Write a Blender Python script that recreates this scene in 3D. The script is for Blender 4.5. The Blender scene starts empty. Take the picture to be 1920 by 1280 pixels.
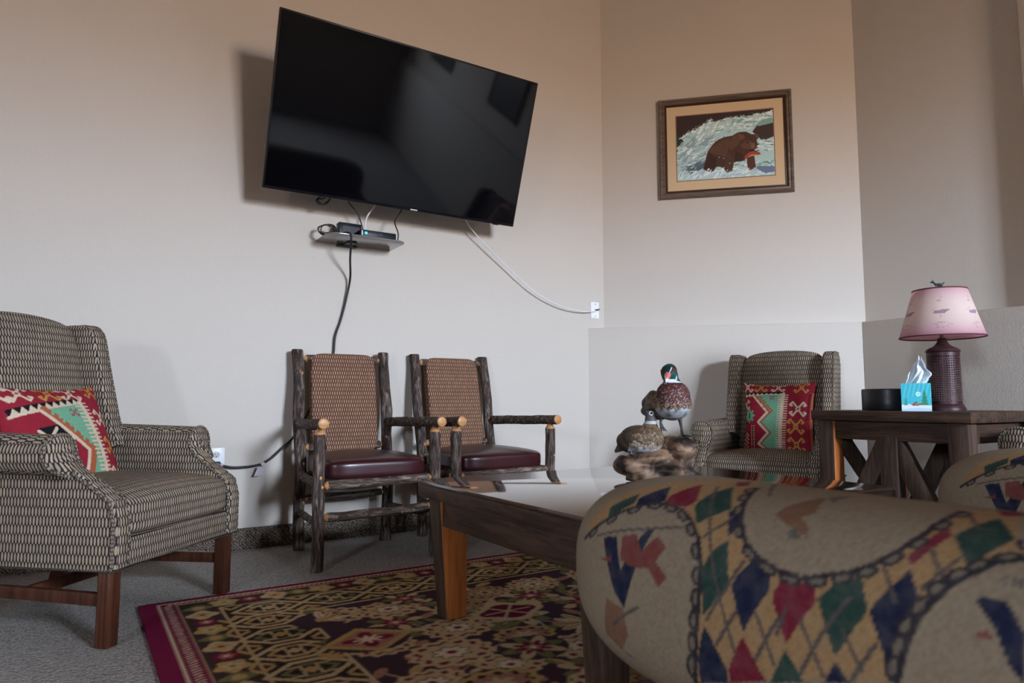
import bpy, bmesh, math, random
import numpy as np
from mathutils import Vector, Matrix, noise, Euler
PI = math.pi
SC = bpy.context.scene
COL = SC.collection
random.seed(7)

# ------------------------------------------------------------------ camera
CAM_H, PITCH, HEAD, FOC = 0.73, math.radians(5.0), math.radians(57.5), 1280.0
cd = bpy.data.cameras.new('camera'); cd.lens = 24.0; cd.sensor_width = 36.0; cd.clip_start = 0.05
cam = bpy.data.objects.new('camera', cd); COL.objects.link(cam)
cam.location = (0, 0, CAM_H)
cam.rotation_euler = (PI/2 + PITCH, 0, HEAD - PI/2)
SC.camera = cam
cd.dof.use_dof = True; cd.dof.focus_distance = 3.3; cd.dof.aperture_fstop = 4.5

# ------------------------------------------------------------------ sky, daylight, exposure
SC.view_settings.view_transform = 'Standard'
SC.view_settings.look = 'None'
SC.view_settings.gamma = 1.0
SC.view_settings.use_curve_mapping = False
SC.view_settings.exposure = 1.58
W = bpy.data.worlds.new('sky'); SC.world = W; W.use_nodes = True
nt = W.node_tree; nt.nodes.clear()
wo = nt.nodes.new('ShaderNodeOutputWorld'); bg = nt.nodes.new('ShaderNodeBackground')
tc = nt.nodes.new('ShaderNodeTexCoord'); sx = nt.nodes.new('ShaderNodeSeparateXYZ'); rp = nt.nodes.new('ShaderNodeValToRGB')
mp = nt.nodes.new('ShaderNodeMath'); mp.operation = 'MULTIPLY_ADD'; mp.inputs[1].default_value = 0.5; mp.inputs[2].default_value = 0.5
nt.links.new(tc.outputs['Generated'], sx.inputs[0]); nt.links.new(sx.outputs[2], mp.inputs[0]); nt.links.new(mp.outputs[0], rp.inputs[0])
e = rp.color_ramp.elements
e[0].position = 0.40; e[0].color = (0.16, 0.100, 0.058, 1)
e[1].position = 0.56; e[1].color = (0.80, 0.93, 1.14, 1)
m_ = e.new(0.49); m_.color = (0.34, 0.235, 0.155, 1)
nt.links.new(rp.outputs[0], bg.inputs[0]); bg.inputs[1].default_value = 60.0
nt.links.new(bg.outputs[0], wo.inputs[0])

WIN_X0, WIN_X1, WIN_Z0, WIN_Z1, WIN_Y = 1.65, 2.95, 1.68, 3.05, -4.5
ld = bpy.data.lights.new('daylight_window', 'AREA'); ld.shape = 'RECTANGLE'
ld.size = WIN_X1 - WIN_X0 + .02; ld.size_y = WIN_Z1 - WIN_Z0 + .02; ld.cycles.is_portal = True
lo = bpy.data.objects.new('daylight_window', ld); COL.objects.link(lo)
lo.location = ((WIN_X0+WIN_X1)/2, WIN_Y - 0.16, (WIN_Z0+WIN_Z1)/2); lo.rotation_euler = (PI/2, 0, 0)   # faces the room (+Y)
W2_Y0, W2_Y1, W2_Z0, W2_Z1, W2_X = -1.75, -1.15, 1.35, 2.0, -3.2
l2 = bpy.data.lights.new('daylight_window_left', 'AREA'); l2.shape = 'RECTANGLE'
l2.size = W2_Z1 - W2_Z0; l2.size_y = W2_Y1 - W2_Y0; l2.cycles.is_portal = True
lo2 = bpy.data.objects.new('daylight_window_left', l2); COL.objects.link(lo2)
lo2.location = (W2_X - 0.16, (W2_Y0+W2_Y1)/2, (W2_Z0+W2_Z1)/2); lo2.rotation_euler = (0, -PI/2, 0)   # faces the room (+X)
try: SC.cycles.use_denoising = True
except Exception: pass
SC.cycles.max_bounces = 8; SC.cycles.diffuse_bounces = 5; SC.cycles.transparent_max_bounces = 8

# ------------------------------------------------------------------ node helper
class NM:
    def __init__(s, name, rough=0.6, spec=0.3, color=(.5,.5,.5)):
        s.m = bpy.data.materials.new(name); s.m.use_nodes = True
        s.t = s.m.node_tree; s.b = s.t.nodes['Principled BSDF']
        s.b.inputs['Roughness'].default_value = rough
        s.b.inputs['Specular IOR Level'].default_value = spec
        s.b.inputs['Base Color'].default_value = (*color, 1)
    def n(s, ty, **kw):
        x = s.t.nodes.new('ShaderNode' + ty)
        for k, v in kw.items(): setattr(x, k, v)
        return x
    def set(s, sock, v):
        if hasattr(v, 'is_output'): s.t.links.new(v, sock)
        elif isinstance(v, tuple) and len(v) == 3 and sock.type == 'RGBA': sock.default_value = (*v, 1)
        else: sock.default_value = v
    def math(s, op, a, b=0.0, c=0.0):
        x = s.n('Math', operation=op); s.set(x.inputs[0], a); s.set(x.inputs[1], b); s.set(x.inputs[2], c); return x.outputs[0]
    def mix(s, f, a, b, mode='MIX'):
        x = s.n('Mix', data_type='RGBA', blend_type=mode)
        s.set(x.inputs[0], f); s.set(x.inputs[6], a); s.set(x.inputs[7], b); return x.outputs[2]
    def coord(s, which='Object', scale=(1,1,1), rot=(0,0,0)):
        a = s.n('TexCoord'); b = s.n('Mapping'); b.inputs['Scale'].default_value = scale; b.inputs['Rotation'].default_value = rot
        s.t.links.new(a.outputs[which], b.inputs[0]); return b.outputs[0]
    def noise(s, vec, scale=5, detail=3, rough=.55, dist=0):
        x = s.n('TexNoise'); s.t.links.new(vec, x.inputs['Vector']); x.inputs['Scale'].default_value = scale
        x.inputs['Detail'].default_value = detail; x.inputs['Roughness'].default_value = rough; x.inputs['Distortion'].default_value = dist
        return x.outputs[0]
    def ramp(s, f, stops):
        x = s.n('ValToRGB'); el = x.color_ramp.elements
        while len(el) < len(stops): el.new(.5)
        for q, (p, c) in zip(el, stops): q.position = p; q.color = (*c, 1)
        s.t.links.new(f, x.inputs[0]); return x.outputs[0]
    def base(s, c): s.set(s.b.inputs['Base Color'], c)
    def bump(s, h, strength=.3, dist=.01):
        x = s.n('Bump'); x.inputs['Strength'].default_value = strength; x.inputs['Distance'].default_value = dist
        s.t.links.new(h, x.inputs['Height']); s.t.links.new(x.outputs[0], s.b.inputs['Normal'])

def plain(name, c, rough=.5, spec=.4, metal=0):
    k = NM(name, rough, spec, c); k.b.inputs['Metallic'].default_value = metal; return k.m

def paint_mat(name, c, bump=.5):
    k = NM(name, .75, .2); v = k.coord('Object')
    n1 = k.noise(v, 1.3, 3); k.base(k.mix(k.math('MULTIPLY', n1, .16), c, tuple(x*.86 for x in c)))
    k.bump(k.noise(v, 150, 3), bump, .004); return k.m

def wood(name, dark, light, axis=0, rough=.6, spec=.3, scale=1.0, bump=.25, coat=0, wear=None):
    k = NM(name, rough, spec)
    sc = [14*scale, 14*scale, 14*scale]; sc[axis] = 1.0*scale
    v = k.coord('Object', tuple(sc))
    a = k.noise(v, 3.0, 6, .62, .6); b = k.noise(v, 11.0, 4, .6)
    f = k.math('ADD', k.math('MULTIPLY', a, .75), k.math('MULTIPLY', b, .3))
    c = k.ramp(f, [(.36, dark), (.66, light)])
    if wear:
        w = k.noise(k.coord('Object'), 9, 4, .65)
        c = k.mix(k.ramp(w, [(.56, (0,0,0)), (.70, (1,1,1))]), c, wear)
    k.base(c)
    if coat:
        k.b.inputs['Coat Weight'].default_value = coat; k.b.inputs['Coat Roughness'].default_value = .06
    else: k.bump(f, bump, .003)
    return k.m

def weave(name, light, dark, pu, pv, lx=.36, ly=.56, alt=None, rough=.85):
    """rows of upright spindle-shaped stitches, every other row shifted by half a stitch (UV in metres)"""
    k = NM(name, rough, .15)
    uv = k.n('UVMap').outputs[0]; s = k.n('SeparateXYZ'); k.t.links.new(uv, s.inputs[0])
    wob = k.noise(uv, 14, 2)
    vv = k.math('DIVIDE', k.math('ADD', s.outputs[1], k.math('MULTIPLY', wob, .004)), pv)
    row = k.math('FLOOR', vv); fv = k.math('SUBTRACT', k.math('SUBTRACT', vv, row), .5)
    odd = k.math('MODULO', k.math('ABSOLUTE', row), 2.0)
    uu = k.math('ADD', k.math('DIVIDE', s.outputs[0], pu), k.math('MULTIPLY', odd, .5))
    colm = k.math('FLOOR', uu); fu = k.math('SUBTRACT', k.math('SUBTRACT', uu, colm), .5)
    du = k.math('DIVIDE', fu, lx); dv = k.math('DIVIDE', fv, ly)
    d = k.math('ADD', k.math('MULTIPLY', du, du), k.math('MULTIPLY', dv, dv))
    cv = k.n('CombineXYZ'); k.t.links.new(colm, cv.inputs[0]); k.t.links.new(row, cv.inputs[1])
    wn = k.n('TexWhiteNoise', noise_dimensions='2D'); k.t.links.new(cv.outputs[0], wn.inputs[0])
    lc = k.mix(wn.outputs[0], light, alt or tuple(x*.75 for x in light))
    rowc = k.n('TexWhiteNoise', noise_dimensions='1D'); k.t.links.new(row, rowc.inputs['W'])
    lc = k.mix(k.math('MULTIPLY', rowc.outputs[0], .35), lc, tuple(x*.55 for x in light))
    fac = k.ramp(d, [(.62, (1,1,1)), (1.0, (0,0,0))])
    k.base(k.mix(fac, dark, lc))
    k.bump(fac, .35, .003)
    return k.m

def attr_mat(name, rough=.85, spec=.15, bumpscale=0, bstr=.3, fuzz=0, coat=0):
    k = NM(name, rough, spec); a = k.n('Attribute', attribute_name='paint')
    c = a.outputs['Color']
    if bumpscale:
        n = k.noise(k.coord('Object'), bumpscale, 2)
        if fuzz: c = k.mix(fuzz, c, k.mix(n, (0,0,0), c), 'MIX')
        k.bump(n, bstr, .003)
    k.base(c)
    if coat: k.b.inputs['Coat Weight'].default_value = coat
    return k.m

# ------------------------------------------------------------------ mesh helper
class MB:
    """collects vertices and faces of ONE part, then links them as one mesh object"""
    def __init__(s): s.V = []; s.F = []; s.MI = []; s.C = None
    def add(s, V, F, mi=0, mat=None):
        o = len(s.V)
        for v in V:
            v = Vector(v); s.V.append(tuple(mat @ v) if mat else tuple(v))
        for i, f in enumerate(F):
            s.F.append(tuple(o + j for j in f)); s.MI.append(mi[i] if isinstance(mi, list) else mi)
        return s
    def box(s, c, d, bev=0.004, seg=2, rot=None, mi=0, taper=None):
        bm = bmesh.new(); bmesh.ops.create_cube(bm, size=1.0)
        for v in bm.verts:
            v.co = Vector((v.co.x*d[0], v.co.y*d[1], v.co.z*d[2]))
            if taper: v.co = taper(v.co)
        if bev > 0: bmesh.ops.bevel(bm, geom=bm.edges[:], offset=bev, segments=seg, profile=.5, affect='EDGES')
        M = Matrix.Translation(c)
        if rot: M = M @ Euler(rot).to_matrix().to_4x4()
        bm.verts.index_update()
        s.add([v.co for v in bm.verts], [[v.index for v in f.verts] for f in bm.faces], mi, M); bm.free(); return s
    def bar(s, a, b, w, t, bev=.003, up=(0,0,1), mi=0):
        """a plank from a to b: w across, t along 'up'"""
        a = Vector(a); b = Vector(b); x = (b-a).normalized(); z = Vector(up); y = z.cross(x).normalized(); z = x.cross(y)
        R = Matrix((x, y, z)).transposed().to_4x4(); R.translation = (a+b)/2
        t_ = MB().box((0,0,0), ((b-a).length, w, t), bev)
        return s.add(t_.V, t_.F, mi, R)
    def tube(s, pts, rad, n=10, cap=True, mi=0, closed=False, jit=0, seed=0, capmi=None):
        P = [Vector(p) for p in pts]; N = len(P)
        R = rad if isinstance(rad, (list, tuple)) else [rad]*N
        T = []
        for i in range(N):
            a = P[(i-1) % N] if (closed or i > 0) else P[i]; b = P[(i+1) % N] if (closed or i < N-1) else P[i]
            T.append((b-a).normalized())
        ref = Vector((0,0,1)) if abs(T[0].z) < .9 else Vector((1,0,0))
        u = T[0].cross(ref).normalized(); V = []
        for i in range(N):
            u = (u - T[i]*u.dot(T[i])).normalized(); w = T[i].cross(u)
            for k in range(n):
                a = 2*PI*k/n; r = R[i]
                if isinstance(r, tuple): q = u*(math.cos(a)*r[0]) + w*(math.sin(a)*r[1])
                else:
                    if jit: r = r*(1 + jit*noise.noise(Vector((math.cos(a)*2.2+seed*7.1, math.sin(a)*2.2, i*.55+seed))))
                    q = u*(math.cos(a)*r) + w*(math.sin(a)*r)
                V.append(P[i] + q)
        F = []; MI = []
        for i in range(N if closed else N-1):
            j = (i+1) % N
            for k in range(n):
                l = (k+1) % n; F.append((i*n+k, i*n+l, j*n+l, j*n+k)); MI.append(mi[i] if isinstance(mi, list) else mi)
        if cap and not closed:
            cm = capmi if capmi is not None else (mi[0] if isinstance(mi, list) else mi)
            F.append(tuple(range(n-1, -1, -1))); MI.append(cm); F.append(tuple((N-1)*n + k for k in range(n))); MI.append(cm)
        return s.add(V, F, MI)
    def lathe(s, prof, n=32, c=(0,0,0), mi=0, cap=True):
        V = []; F = []
        for r, z in prof:
            for k in range(n): a = 2*PI*k/n; V.append((c[0]+r*math.cos(a), c[1]+r*math.sin(a), c[2]+z))
        for i in range(len(prof)-1):
            for k in range(n): l = (k+1) % n; F.append((i*n+k, i*n+l, (i+1)*n+l, (i+1)*n+k))
        if cap:
            if prof[0][0] > 1e-5: F.append(tuple(range(n-1, -1, -1)))
            if prof[-1][0] > 1e-5: F.append(tuple((len(prof)-1)*n+k for k in range(n)))
        return s.add(V, F, mi)
    def soft(s, c, d, p=4.0, res=14, fn=None, rot=None, mi=0):
        """cushion-like rounded block (superellipsoid on a cube grid)"""
        idx = {}; V = []; F = []
        def vid(a):
            k = tuple(round(q, 6) for q in a)
            if k not in idx:
                x, y, z = a; r = (abs(x)**p + abs(y)**p + abs(z)**p)**(1/p)
                q = Vector((x/r*d[0]/2, y/r*d[1]/2, z/r*d[2]/2))
                if fn: q = fn(q)
                idx[k] = len(V); V.append(q)
            return idx[k]
        g = [math.tan((-1 + 2*i/res)*PI/4) for i in range(res+1)]
        for ax in range(3):
            for sg in (-1, 1):
                for i in range(res):
                    for j in range(res):
                        q = []
                        for (a, b) in ((i, j), (i+1, j), (i+1, j+1), (i, j+1)):
                            t = [0,0,0]; t[ax] = sg; t[(ax+1) % 3] = g[a]; t[(ax+2) % 3] = g[b]; q.append(vid(t))
                        F.append(tuple(q if sg > 0 else q[::-1]))
        M = Matrix.Translation(c)
        if rot: M = M @ Euler(rot).to_matrix().to_4x4()
        return s.add(V, F, mi, M)
    def prism(s, poly, x0, x1, axis=0, bev=.006, mi=0):
        """polygon in the other two axes, extruded along axis, edges bevelled"""
        bm = bmesh.new()
        def co(p, t):
            if axis == 0: return (t, p[0], p[1])
            if axis == 1: return (p[0], t, p[1])
            return (p[0], p[1], t)
        a = [bm.verts.new(co(p, x0)) for p in poly]; b = [bm.verts.new(co(p, x1)) for p in poly]
        n = len(poly); caps = [bm.faces.new(a), bm.faces.new(b)]
        for i in range(n): bm.faces.new((a[i], a[(i+1) % n], b[(i+1) % n], b[i]))
        bmesh.ops.recalc_face_normals(bm, faces=bm.faces[:])
        if bev > 0:
            ed = [ed_ for f in caps for ed_ in f.edges]
            bmesh.ops.bevel(bm, geom=ed, offset=bev, segments=2, profile=.5, affect='EDGES')
        bm.verts.index_update()
        s.add([v.co for v in bm.verts], [[v.index for v in f.verts] for f in bm.faces], mi); bm.free(); return s
    def build(s, name, mats, parent=None, angle=40, loc=None, colors=None, fix=True):
        me = bpy.data.meshes.new(name); me.from_pydata(s.V, [], s.F)
        for m in (mats if isinstance(mats, (list, tuple)) else [mats]): me.materials.append(m)
        me.polygons.foreach_set('material_index', s.MI)
        if fix:
            bm = bmesh.new(); bm.from_mesh(me); bmesh.ops.recalc_face_normals(bm, faces=bm.faces[:]); bm.to_mesh(me); bm.free()
        me.polygons.foreach_set('use_smooth', [True]*len(me.polygons))
        me.update()
        if angle < 180: me.set_sharp_from_angle(angle=math.radians(angle))
        box_uv(me)
        if colors is not None: set_paint(me, colors)
        o = bpy.data.objects.new(name, me); COL.objects.link(o)
        if parent: o.parent = parent
        if loc: o.location = loc
        return o

def box_uv(me):
    uv = me.uv_layers.new(name='UVMap')
    nl = len(me.loops); vi = np.empty(nl, np.int32); me.loops.foreach_get('vertex_index', vi)
    co = np.empty(len(me.vertices)*3); me.vertices.foreach_get('co', co); co = co.reshape(-1, 3)
    nf = len(me.polygons); nor = np.empty(nf*3); me.polygons.foreach_get('normal', nor); nor = np.abs(nor.reshape(-1, 3))
    tot = np.empty(nf, np.int32); me.polygons.foreach_get('loop_total', tot)
    ax = np.repeat(np.argmax(nor * np.array([1, 1, 1.15]), 1), tot); p = co[vi]
    u = np.where(ax == 0, p[:, 1], p[:, 0]); v = np.where(ax == 2, p[:, 1], p[:, 2])
    uv.data.foreach_set('uv', np.stack([u, v], 1).astype(np.float32).ravel())

def set_paint(me, rgb):
    a = me.color_attributes.new('paint', 'FLOAT_COLOR', 'POINT')
    c = np.ones((len(me.vertices), 4), np.float32); c[:, :3] = rgb
    a.data.foreach_set('color', c.ravel())

def tag(o, label=None, cat=None, group=None, kind=None):
    if label: o['label'] = label
    if cat: o['category'] = cat
    if group: o['group'] = group
    if kind: o['kind'] = kind
    return o

def thing(name, label, cat, loc=(0,0,0), rotz=0, group=None):
    o = bpy.data.objects.new(name, None); COL.objects.link(o); o.empty_display_size = .1
    o.location = loc; o.rotation_euler = (0, 0, rotz)
    return tag(o, label, cat, group)

def dup(root, loc, rotz, label, group=None):
    r = root.copy(); COL.objects.link(r); r.location = loc; r.rotation_euler = (0, 0, rotz); r['label'] = label
    if group: r['group'] = group
    def rec(a, b):
        for ch in [o for o in bpy.data.objects if o.parent == a]:
            c = ch.copy(); COL.objects.link(c); c.parent = b; rec(ch, c)
    rec(root, r); return r

def spline(pts, k=6, closed=False):
    P = [Vector(p) for p in pts]; out = []; n = len(P)
    for i in range(n if closed else n-1):
        g = lambda j: P[j % n] if closed else P[max(0, min(n-1, j))]
        a, b, c, d = g(i-1), g(i), g(i+1), g(i+2)
        for s in range(k):
            t = s/k
            out.append(.5*((2*b) + (c-a)*t + (2*a-5*b+4*c-d)*t*t + (3*b-a-3*c+d)*t**3))
    if not closed: out.append(P[-1])
    return out

def blend(V_F_list, voxel, smooth=6):
    """melt overlapping lumps into one continuous skin"""
    b = MB()
    for V, F in V_F_list: b.add(V, F)
    me = bpy.data.meshes.new('tmp'); me.from_pydata(b.V, [], b.F)
    bm = bmesh.new(); bm.from_mesh(me); bmesh.ops.recalc_face_normals(bm, faces=bm.faces[:]); bm.to_mesh(me); bm.free()
    o = bpy.data.objects.new('tmp', me); COL.objects.link(o)
    r = o.modifiers.new('r', 'REMESH'); r.mode = 'VOXEL'; r.voxel_size = voxel
    s = o.modifiers.new('s', 'SMOOTH'); s.iterations = smooth; s.factor = .5
    dg = bpy.context.evaluated_depsgraph_get(); ev = o.evaluated_get(dg); m2 = ev.to_mesh()
    V = [tuple(v.co) for v in m2.vertices]; F = [tuple(p.vertices) for p in m2.polygons]
    ev.to_mesh_clear(); bpy.data.objects.remove(o); bpy.data.meshes.remove(me)
    return V, F

def ell(c, r, rot=(0,0,0), n=20, m=12):
    V = []; F = []; M = Matrix.Translation(c) @ Euler(rot).to_matrix().to_4x4()
    for i in range(m+1):
        t = PI*i/m
        for k in range(n):
            a = 2*PI*k/n; V.append(M @ Vector((r[0]*math.sin(t)*math.cos(a), r[1]*math.sin(t)*math.sin(a), r[2]*math.cos(t))))
    for i in range(m):
        for k in range(n):
            l = (k+1) % n
            F.append((i*n+k, (i+1)*n+k, (i+1)*n+l, i*n+l))
    return V, F
def rod(pts, rad, n=14):
    b = MB().tube(pts, rad, n); return b.V, b.F

# ------------------------------------------------------------------ pattern canvas (woven designs, the painting)
class Canvas:
    def __init__(s, w, h, res, bgc):
        s.w, s.h, s.res = w, h, res
        s.nx, s.ny = int(w*res), int(h*res)
        s.a = np.empty((s.ny, s.nx, 3), np.float32); s.a[:] = bgc
        s.X, s.Y = np.meshgrid((np.arange(s.nx)+.5)/res, (np.arange(s.ny)+.5)/res)
    def win(s, x0, x1, y0, y1):
        return (slice(max(0, int(y0*s.res)-1), max(0, min(s.ny, int(y1*s.res)+2))), slice(max(0, int(x0*s.res)-1), max(0, min(s.nx, int(x1*s.res)+2))))
    def poly(s, pts, c):
        P = np.array(pts, float); w = s.win(P[:,0].min(), P[:,0].max(), P[:,1].min(), P[:,1].max())
        X, Y = s.X[w], s.Y[w]; ins = np.zeros(X.shape, bool); n = len(P)
        if not X.size: return
        for i in range(n):
            x0, y0 = P[i]; x1, y1 = P[(i+1) % n]
            if y0 == y1: continue
            ins ^= ((Y < y0) != (Y < y1)) & (X < (x1-x0)*(Y-y0)/(y1-y0) + x0)
        s.a[w][ins] = c
    def line(s, pts, wd, c):
        for (x0, y0), (x1, y1) in zip(pts[:-1], pts[1:]):
            w = s.win(min(x0,x1)-wd, max(x0,x1)+wd, min(y0,y1)-wd, max(y0,y1)+wd); X, Y = s.X[w], s.Y[w]
            if not X.size: continue
            dx, dy = x1-x0, y1-y0; L = dx*dx+dy*dy+1e-12
            t = np.clip(((X-x0)*dx+(Y-y0)*dy)/L, 0, 1)
            s.a[w][(X-x0-t*dx)**2+(Y-y0-t*dy)**2 < (wd/2)**2] = c
    def disc(s, x, y, rx, ry, c, lobes=0, amp=0, ph=0, rot=0):
        R = max(rx, ry)*(1+abs(amp)); w = s.win(x-R, x+R, y-R, y+R); X, Y = s.X[w]-x, s.Y[w]-y
        if not X.size: return
        cr, sr = math.cos(rot), math.sin(rot); X, Y = X*cr+Y*sr, -X*sr+Y*cr
        a = np.arctan2(Y/ry, X/rx); k = 1 + (amp*np.cos(lobes*a+ph) if lobes else 0)
        s.a[w][(X/rx)**2+(Y/ry)**2 < k*k] = c
    def sample(s, u, v):
        i = np.clip(np.asarray(u)*s.res-.5, 0, s.nx-1.001); j = np.clip(np.asarray(v)*s.res-.5, 0, s.ny-1.001)
        i0 = i.astype(int); j0 = j.astype(int); fi = (i-i0)[..., None]; fj = (j-j0)[..., None]
        return (s.a[j0,i0]*(1-fi)*(1-fj)+s.a[j0,i0+1]*fi*(1-fj)+s.a[j0+1,i0]*(1-fi)*fj+s.a[j0+1,i0+1]*fi*fj)

# ------------------------------------------------------------------ the room
WY = 3.63                                   # left wall plane y
wall_paint = paint_mat('beige_wall_paint', (.60, .548, .485))
lower_paint = wall_paint
ceil_m = wood('ceiling_boards', (.16, .085, .045), (.27, .15, .08), 0, .6)
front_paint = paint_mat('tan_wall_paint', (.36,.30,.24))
carpet = NM('grey_loop_carpet', .95, .05)
v = carpet.coord('Object'); n1 = carpet.noise(v, 170, 2); n2 = carpet.noise(v, 2.0, 3)
vo = carpet.n('TexVoronoi'); carpet.t.links.new(v, vo.inputs['Vector']); vo.inputs['Scale'].default_value = 130
c = carpet.mix(carpet.ramp(vo.outputs[0], [(.1, (1,1,1)), (.75, (0,0,0))]), (.24,.222,.205), (.46,.435,.40))
carpet.base(carpet.mix(carpet.math('MULTIPLY', n2, .25), c, (.33,.305,.285))); carpet.bump(vo.outputs[0], .6, -.006)
base_m = NM('dark_carpet_base', .9, .1)
bt = base_m.n('TexWave'); bt.wave_type = 'BANDS'; base_m.t.links.new(base_m.coord('Object', (1,1,1), (0, .8, 0)), bt.inputs[0])
bt.inputs['Scale'].default_value = 28; bt.inputs['Distortion'].default_value = 9; bt.inputs['Detail'].default_value = 2; bt.inputs['Detail Scale'].default_value = 3
base_m.base(base_m.ramp(bt.outputs[1], [(.3, (.050,.038,.030)), (.8, (.23,.185,.145))])); base_m.bump(bt.outputs[1], .4, .004)

def struct(b, name, m, **k):
    return tag(b.build(name, m, **k), kind='structure')
X0, X1, Y0, ZC = -3.2, 4.25, WIN_Y, 4.1
struct(MB().box(((X0+X1)/2, (Y0+WY)/2, -.05), (X1-X0+.8, WY-Y0+.8, .1), 0), 'floor', carpet.m)
struct(MB().box(((X0+X1)/2, (Y0+WY)/2, ZC+.05), (X1-X0+.8, WY-Y0+.8, .1), 0), 'ceiling', ceil_m)
struct(MB().box(((X0+3.4)/2, WY+.1, ZC/2), (3.4-X0, .2, ZC), 0), 'wall_left', wall_paint)
# diagonal corner wall: thick lower part, upper part set back behind it
d_lo, d_up = 6.56, 6.70
XL, XU, ZL = 4.145, 4.25, 1.227
struct(MB().prism([(d_up-WY, WY), (XU, d_up-XU), (XU+.3, d_up-XU), (XU+.3, WY+.2), (d_up-WY, WY+.2)], ZL, ZC, 2, 0), 'wall_middle', wall_paint)
struct(MB().prism([(d_lo-WY, WY), (XL, d_lo-XL), (XL+.4, d_lo-XL), (XL+.4, WY+.2), (d_lo-WY, WY+.2)], 0, ZL, 2, .006), 'wall_middle_lower', lower_paint)
struct(MB().box((XL+.2, (d_lo-XL+Y0)/2, ZL/2), (.4, d_lo-XL-Y0, ZL), .006), 'wall_right_lower', lower_paint)
struct(MB().box((XU+.15, (d_up-XU+Y0)/2, (ZL+ZC)/2), (.3, d_up-XU-Y0, ZC-ZL), 0), 'wall_right', wall_paint)
struct(MB().box((XU-.032, 1.20, (ZL+ZC)/2), (.064, .60, ZC-ZL), .006), 'wall_pillar', wall_paint)
b = MB()
b.box((X0-.1, (Y0-.2+W2_Y0)/2, ZC/2), (.2, W2_Y0-Y0+.2, ZC), 0); b.box((X0-.1, (W2_Y1+WY+.2)/2, ZC/2), (.2, WY+.2-W2_Y1, ZC), 0)
b.box((X0-.1, (W2_Y0+W2_Y1)/2, W2_Z0/2), (.2, W2_Y1-W2_Y0, W2_Z0), 0); b.box((X0-.1, (W2_Y0+W2_Y1)/2, (W2_Z1+ZC)/2), (.2, W2_Y1-W2_Y0, ZC-W2_Z1), 0)
struct(b, 'wall_rear_left', wall_paint)
b = MB(); th = .2; yc = Y0-th/2
b.box(((X0+WIN_X0)/2, yc, ZC/2), (WIN_X0-X0, th, ZC), 0); b.box(((X1+.4+WIN_X1)/2, yc, ZC/2), (X1+.4-WIN_X1, th, ZC), 0)
b.box(((WIN_X0+WIN_X1)/2, yc, WIN_Z0/2), (WIN_X1-WIN_X0, th, WIN_Z0), 0); b.box(((WIN_X0+WIN_X1)/2, yc, (WIN_Z1+ZC)/2), (WIN_X1-WIN_X0, th, ZC-WIN_Z1), 0)
struct(b, 'wall_front', front_paint)
wt = plain('white_window_paint', (.7,.68,.64), .4)
b = MB(); xm = (WIN_X0+WIN_X1)/2; zm = (WIN_Z0+WIN_Z1)/2
for x in (WIN_X0+.03, WIN_X1-.03): b.box((x, Y0-.06, zm), (.06, .06, WIN_Z1-WIN_Z0), .004)
b.box((xm, Y0-.06, zm), (.12, .06, WIN_Z1-WIN_Z0), .004)
for z in (WIN_Z0+.03, WIN_Z1-.03): b.box((xm, Y0-.06, z), (WIN_X1-WIN_X0, .06, .06), .004)
win = struct(b, 'window_1', wt)
k = NM('window_glass'); g = k.n('BsdfGlossy'); g.inputs['Roughness'].default_value = 0; tr = k.n('BsdfTransparent'); mx = k.n('MixShader')
mx.inputs[0].default_value = .04; k.t.links.new(tr.outputs[0], mx.inputs[1]); k.t.links.new(g.outputs[0], mx.inputs[2])
k.t.links.new(mx.outputs[0], k.t.nodes['Material Output'].inputs[0])
MB().box((xm, Y0-.06, zm), (WIN_X1-WIN_X0-.06, .004, WIN_Z1-WIN_Z0-.06), 0).build('pane', k.m, win)
b = MB(); ym = (W2_Y0+W2_Y1)/2; zm2 = (W2_Z0+W2_Z1)/2
for y in (W2_Y0+.025, W2_Y1-.025): b.box((X0-.06, y, zm2), (.06, .05, W2_Z1-W2_Z0), .004)
for z in (W2_Z0+.025, W2_Z1-.025): b.box((X0-.06, ym, z), (.06, W2_Y1-W2_Y0, .05), .004)
win2 = struct(b, 'window_2', wt)
MB().box((X0-.06, ym, zm2), (.004, W2_Y1-W2_Y0-.06, W2_Z1-W2_Z0-.06), 0).build('pane', k.m, win2)
struct(MB().box(((X0+2.9)/2, WY-.006, .052), (2.92-X0, .012, .104), .003), 'baseboard_left', base_m.m)

# ------------------------------------------------------------------ rug
RX0, RX1, RY0, RY1 = .22, 2.68, -.25, 2.80
rc = Canvas(RX1-RX0, RY1-RY0, 250, (.052,.026,.032))
TAN, GOLD, CREAM, RED, OLIVE, DK, ROSE = (.48,.34,.18), (.42,.26,.095), (.60,.47,.31), (.17,.012,.035), (.15,.14,.055), (.026,.017,.018), (.33,.15,.10)
rw, rh = RX1-RX0, RY1-RY0
R = random.Random(3)
def rr(x0, y0, x1, y1, c): rc.poly([(x0,y0),(x1,y0),(x1,y1),(x0,y1)], c)
rr(0,0,rw,rh, (.15,.010,.04))
rr(.055,.055,rw-.055,rh-.03, CREAM); rr(.064,.064,rw-.064,rh-.038, (.15,.010,.04))
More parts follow.
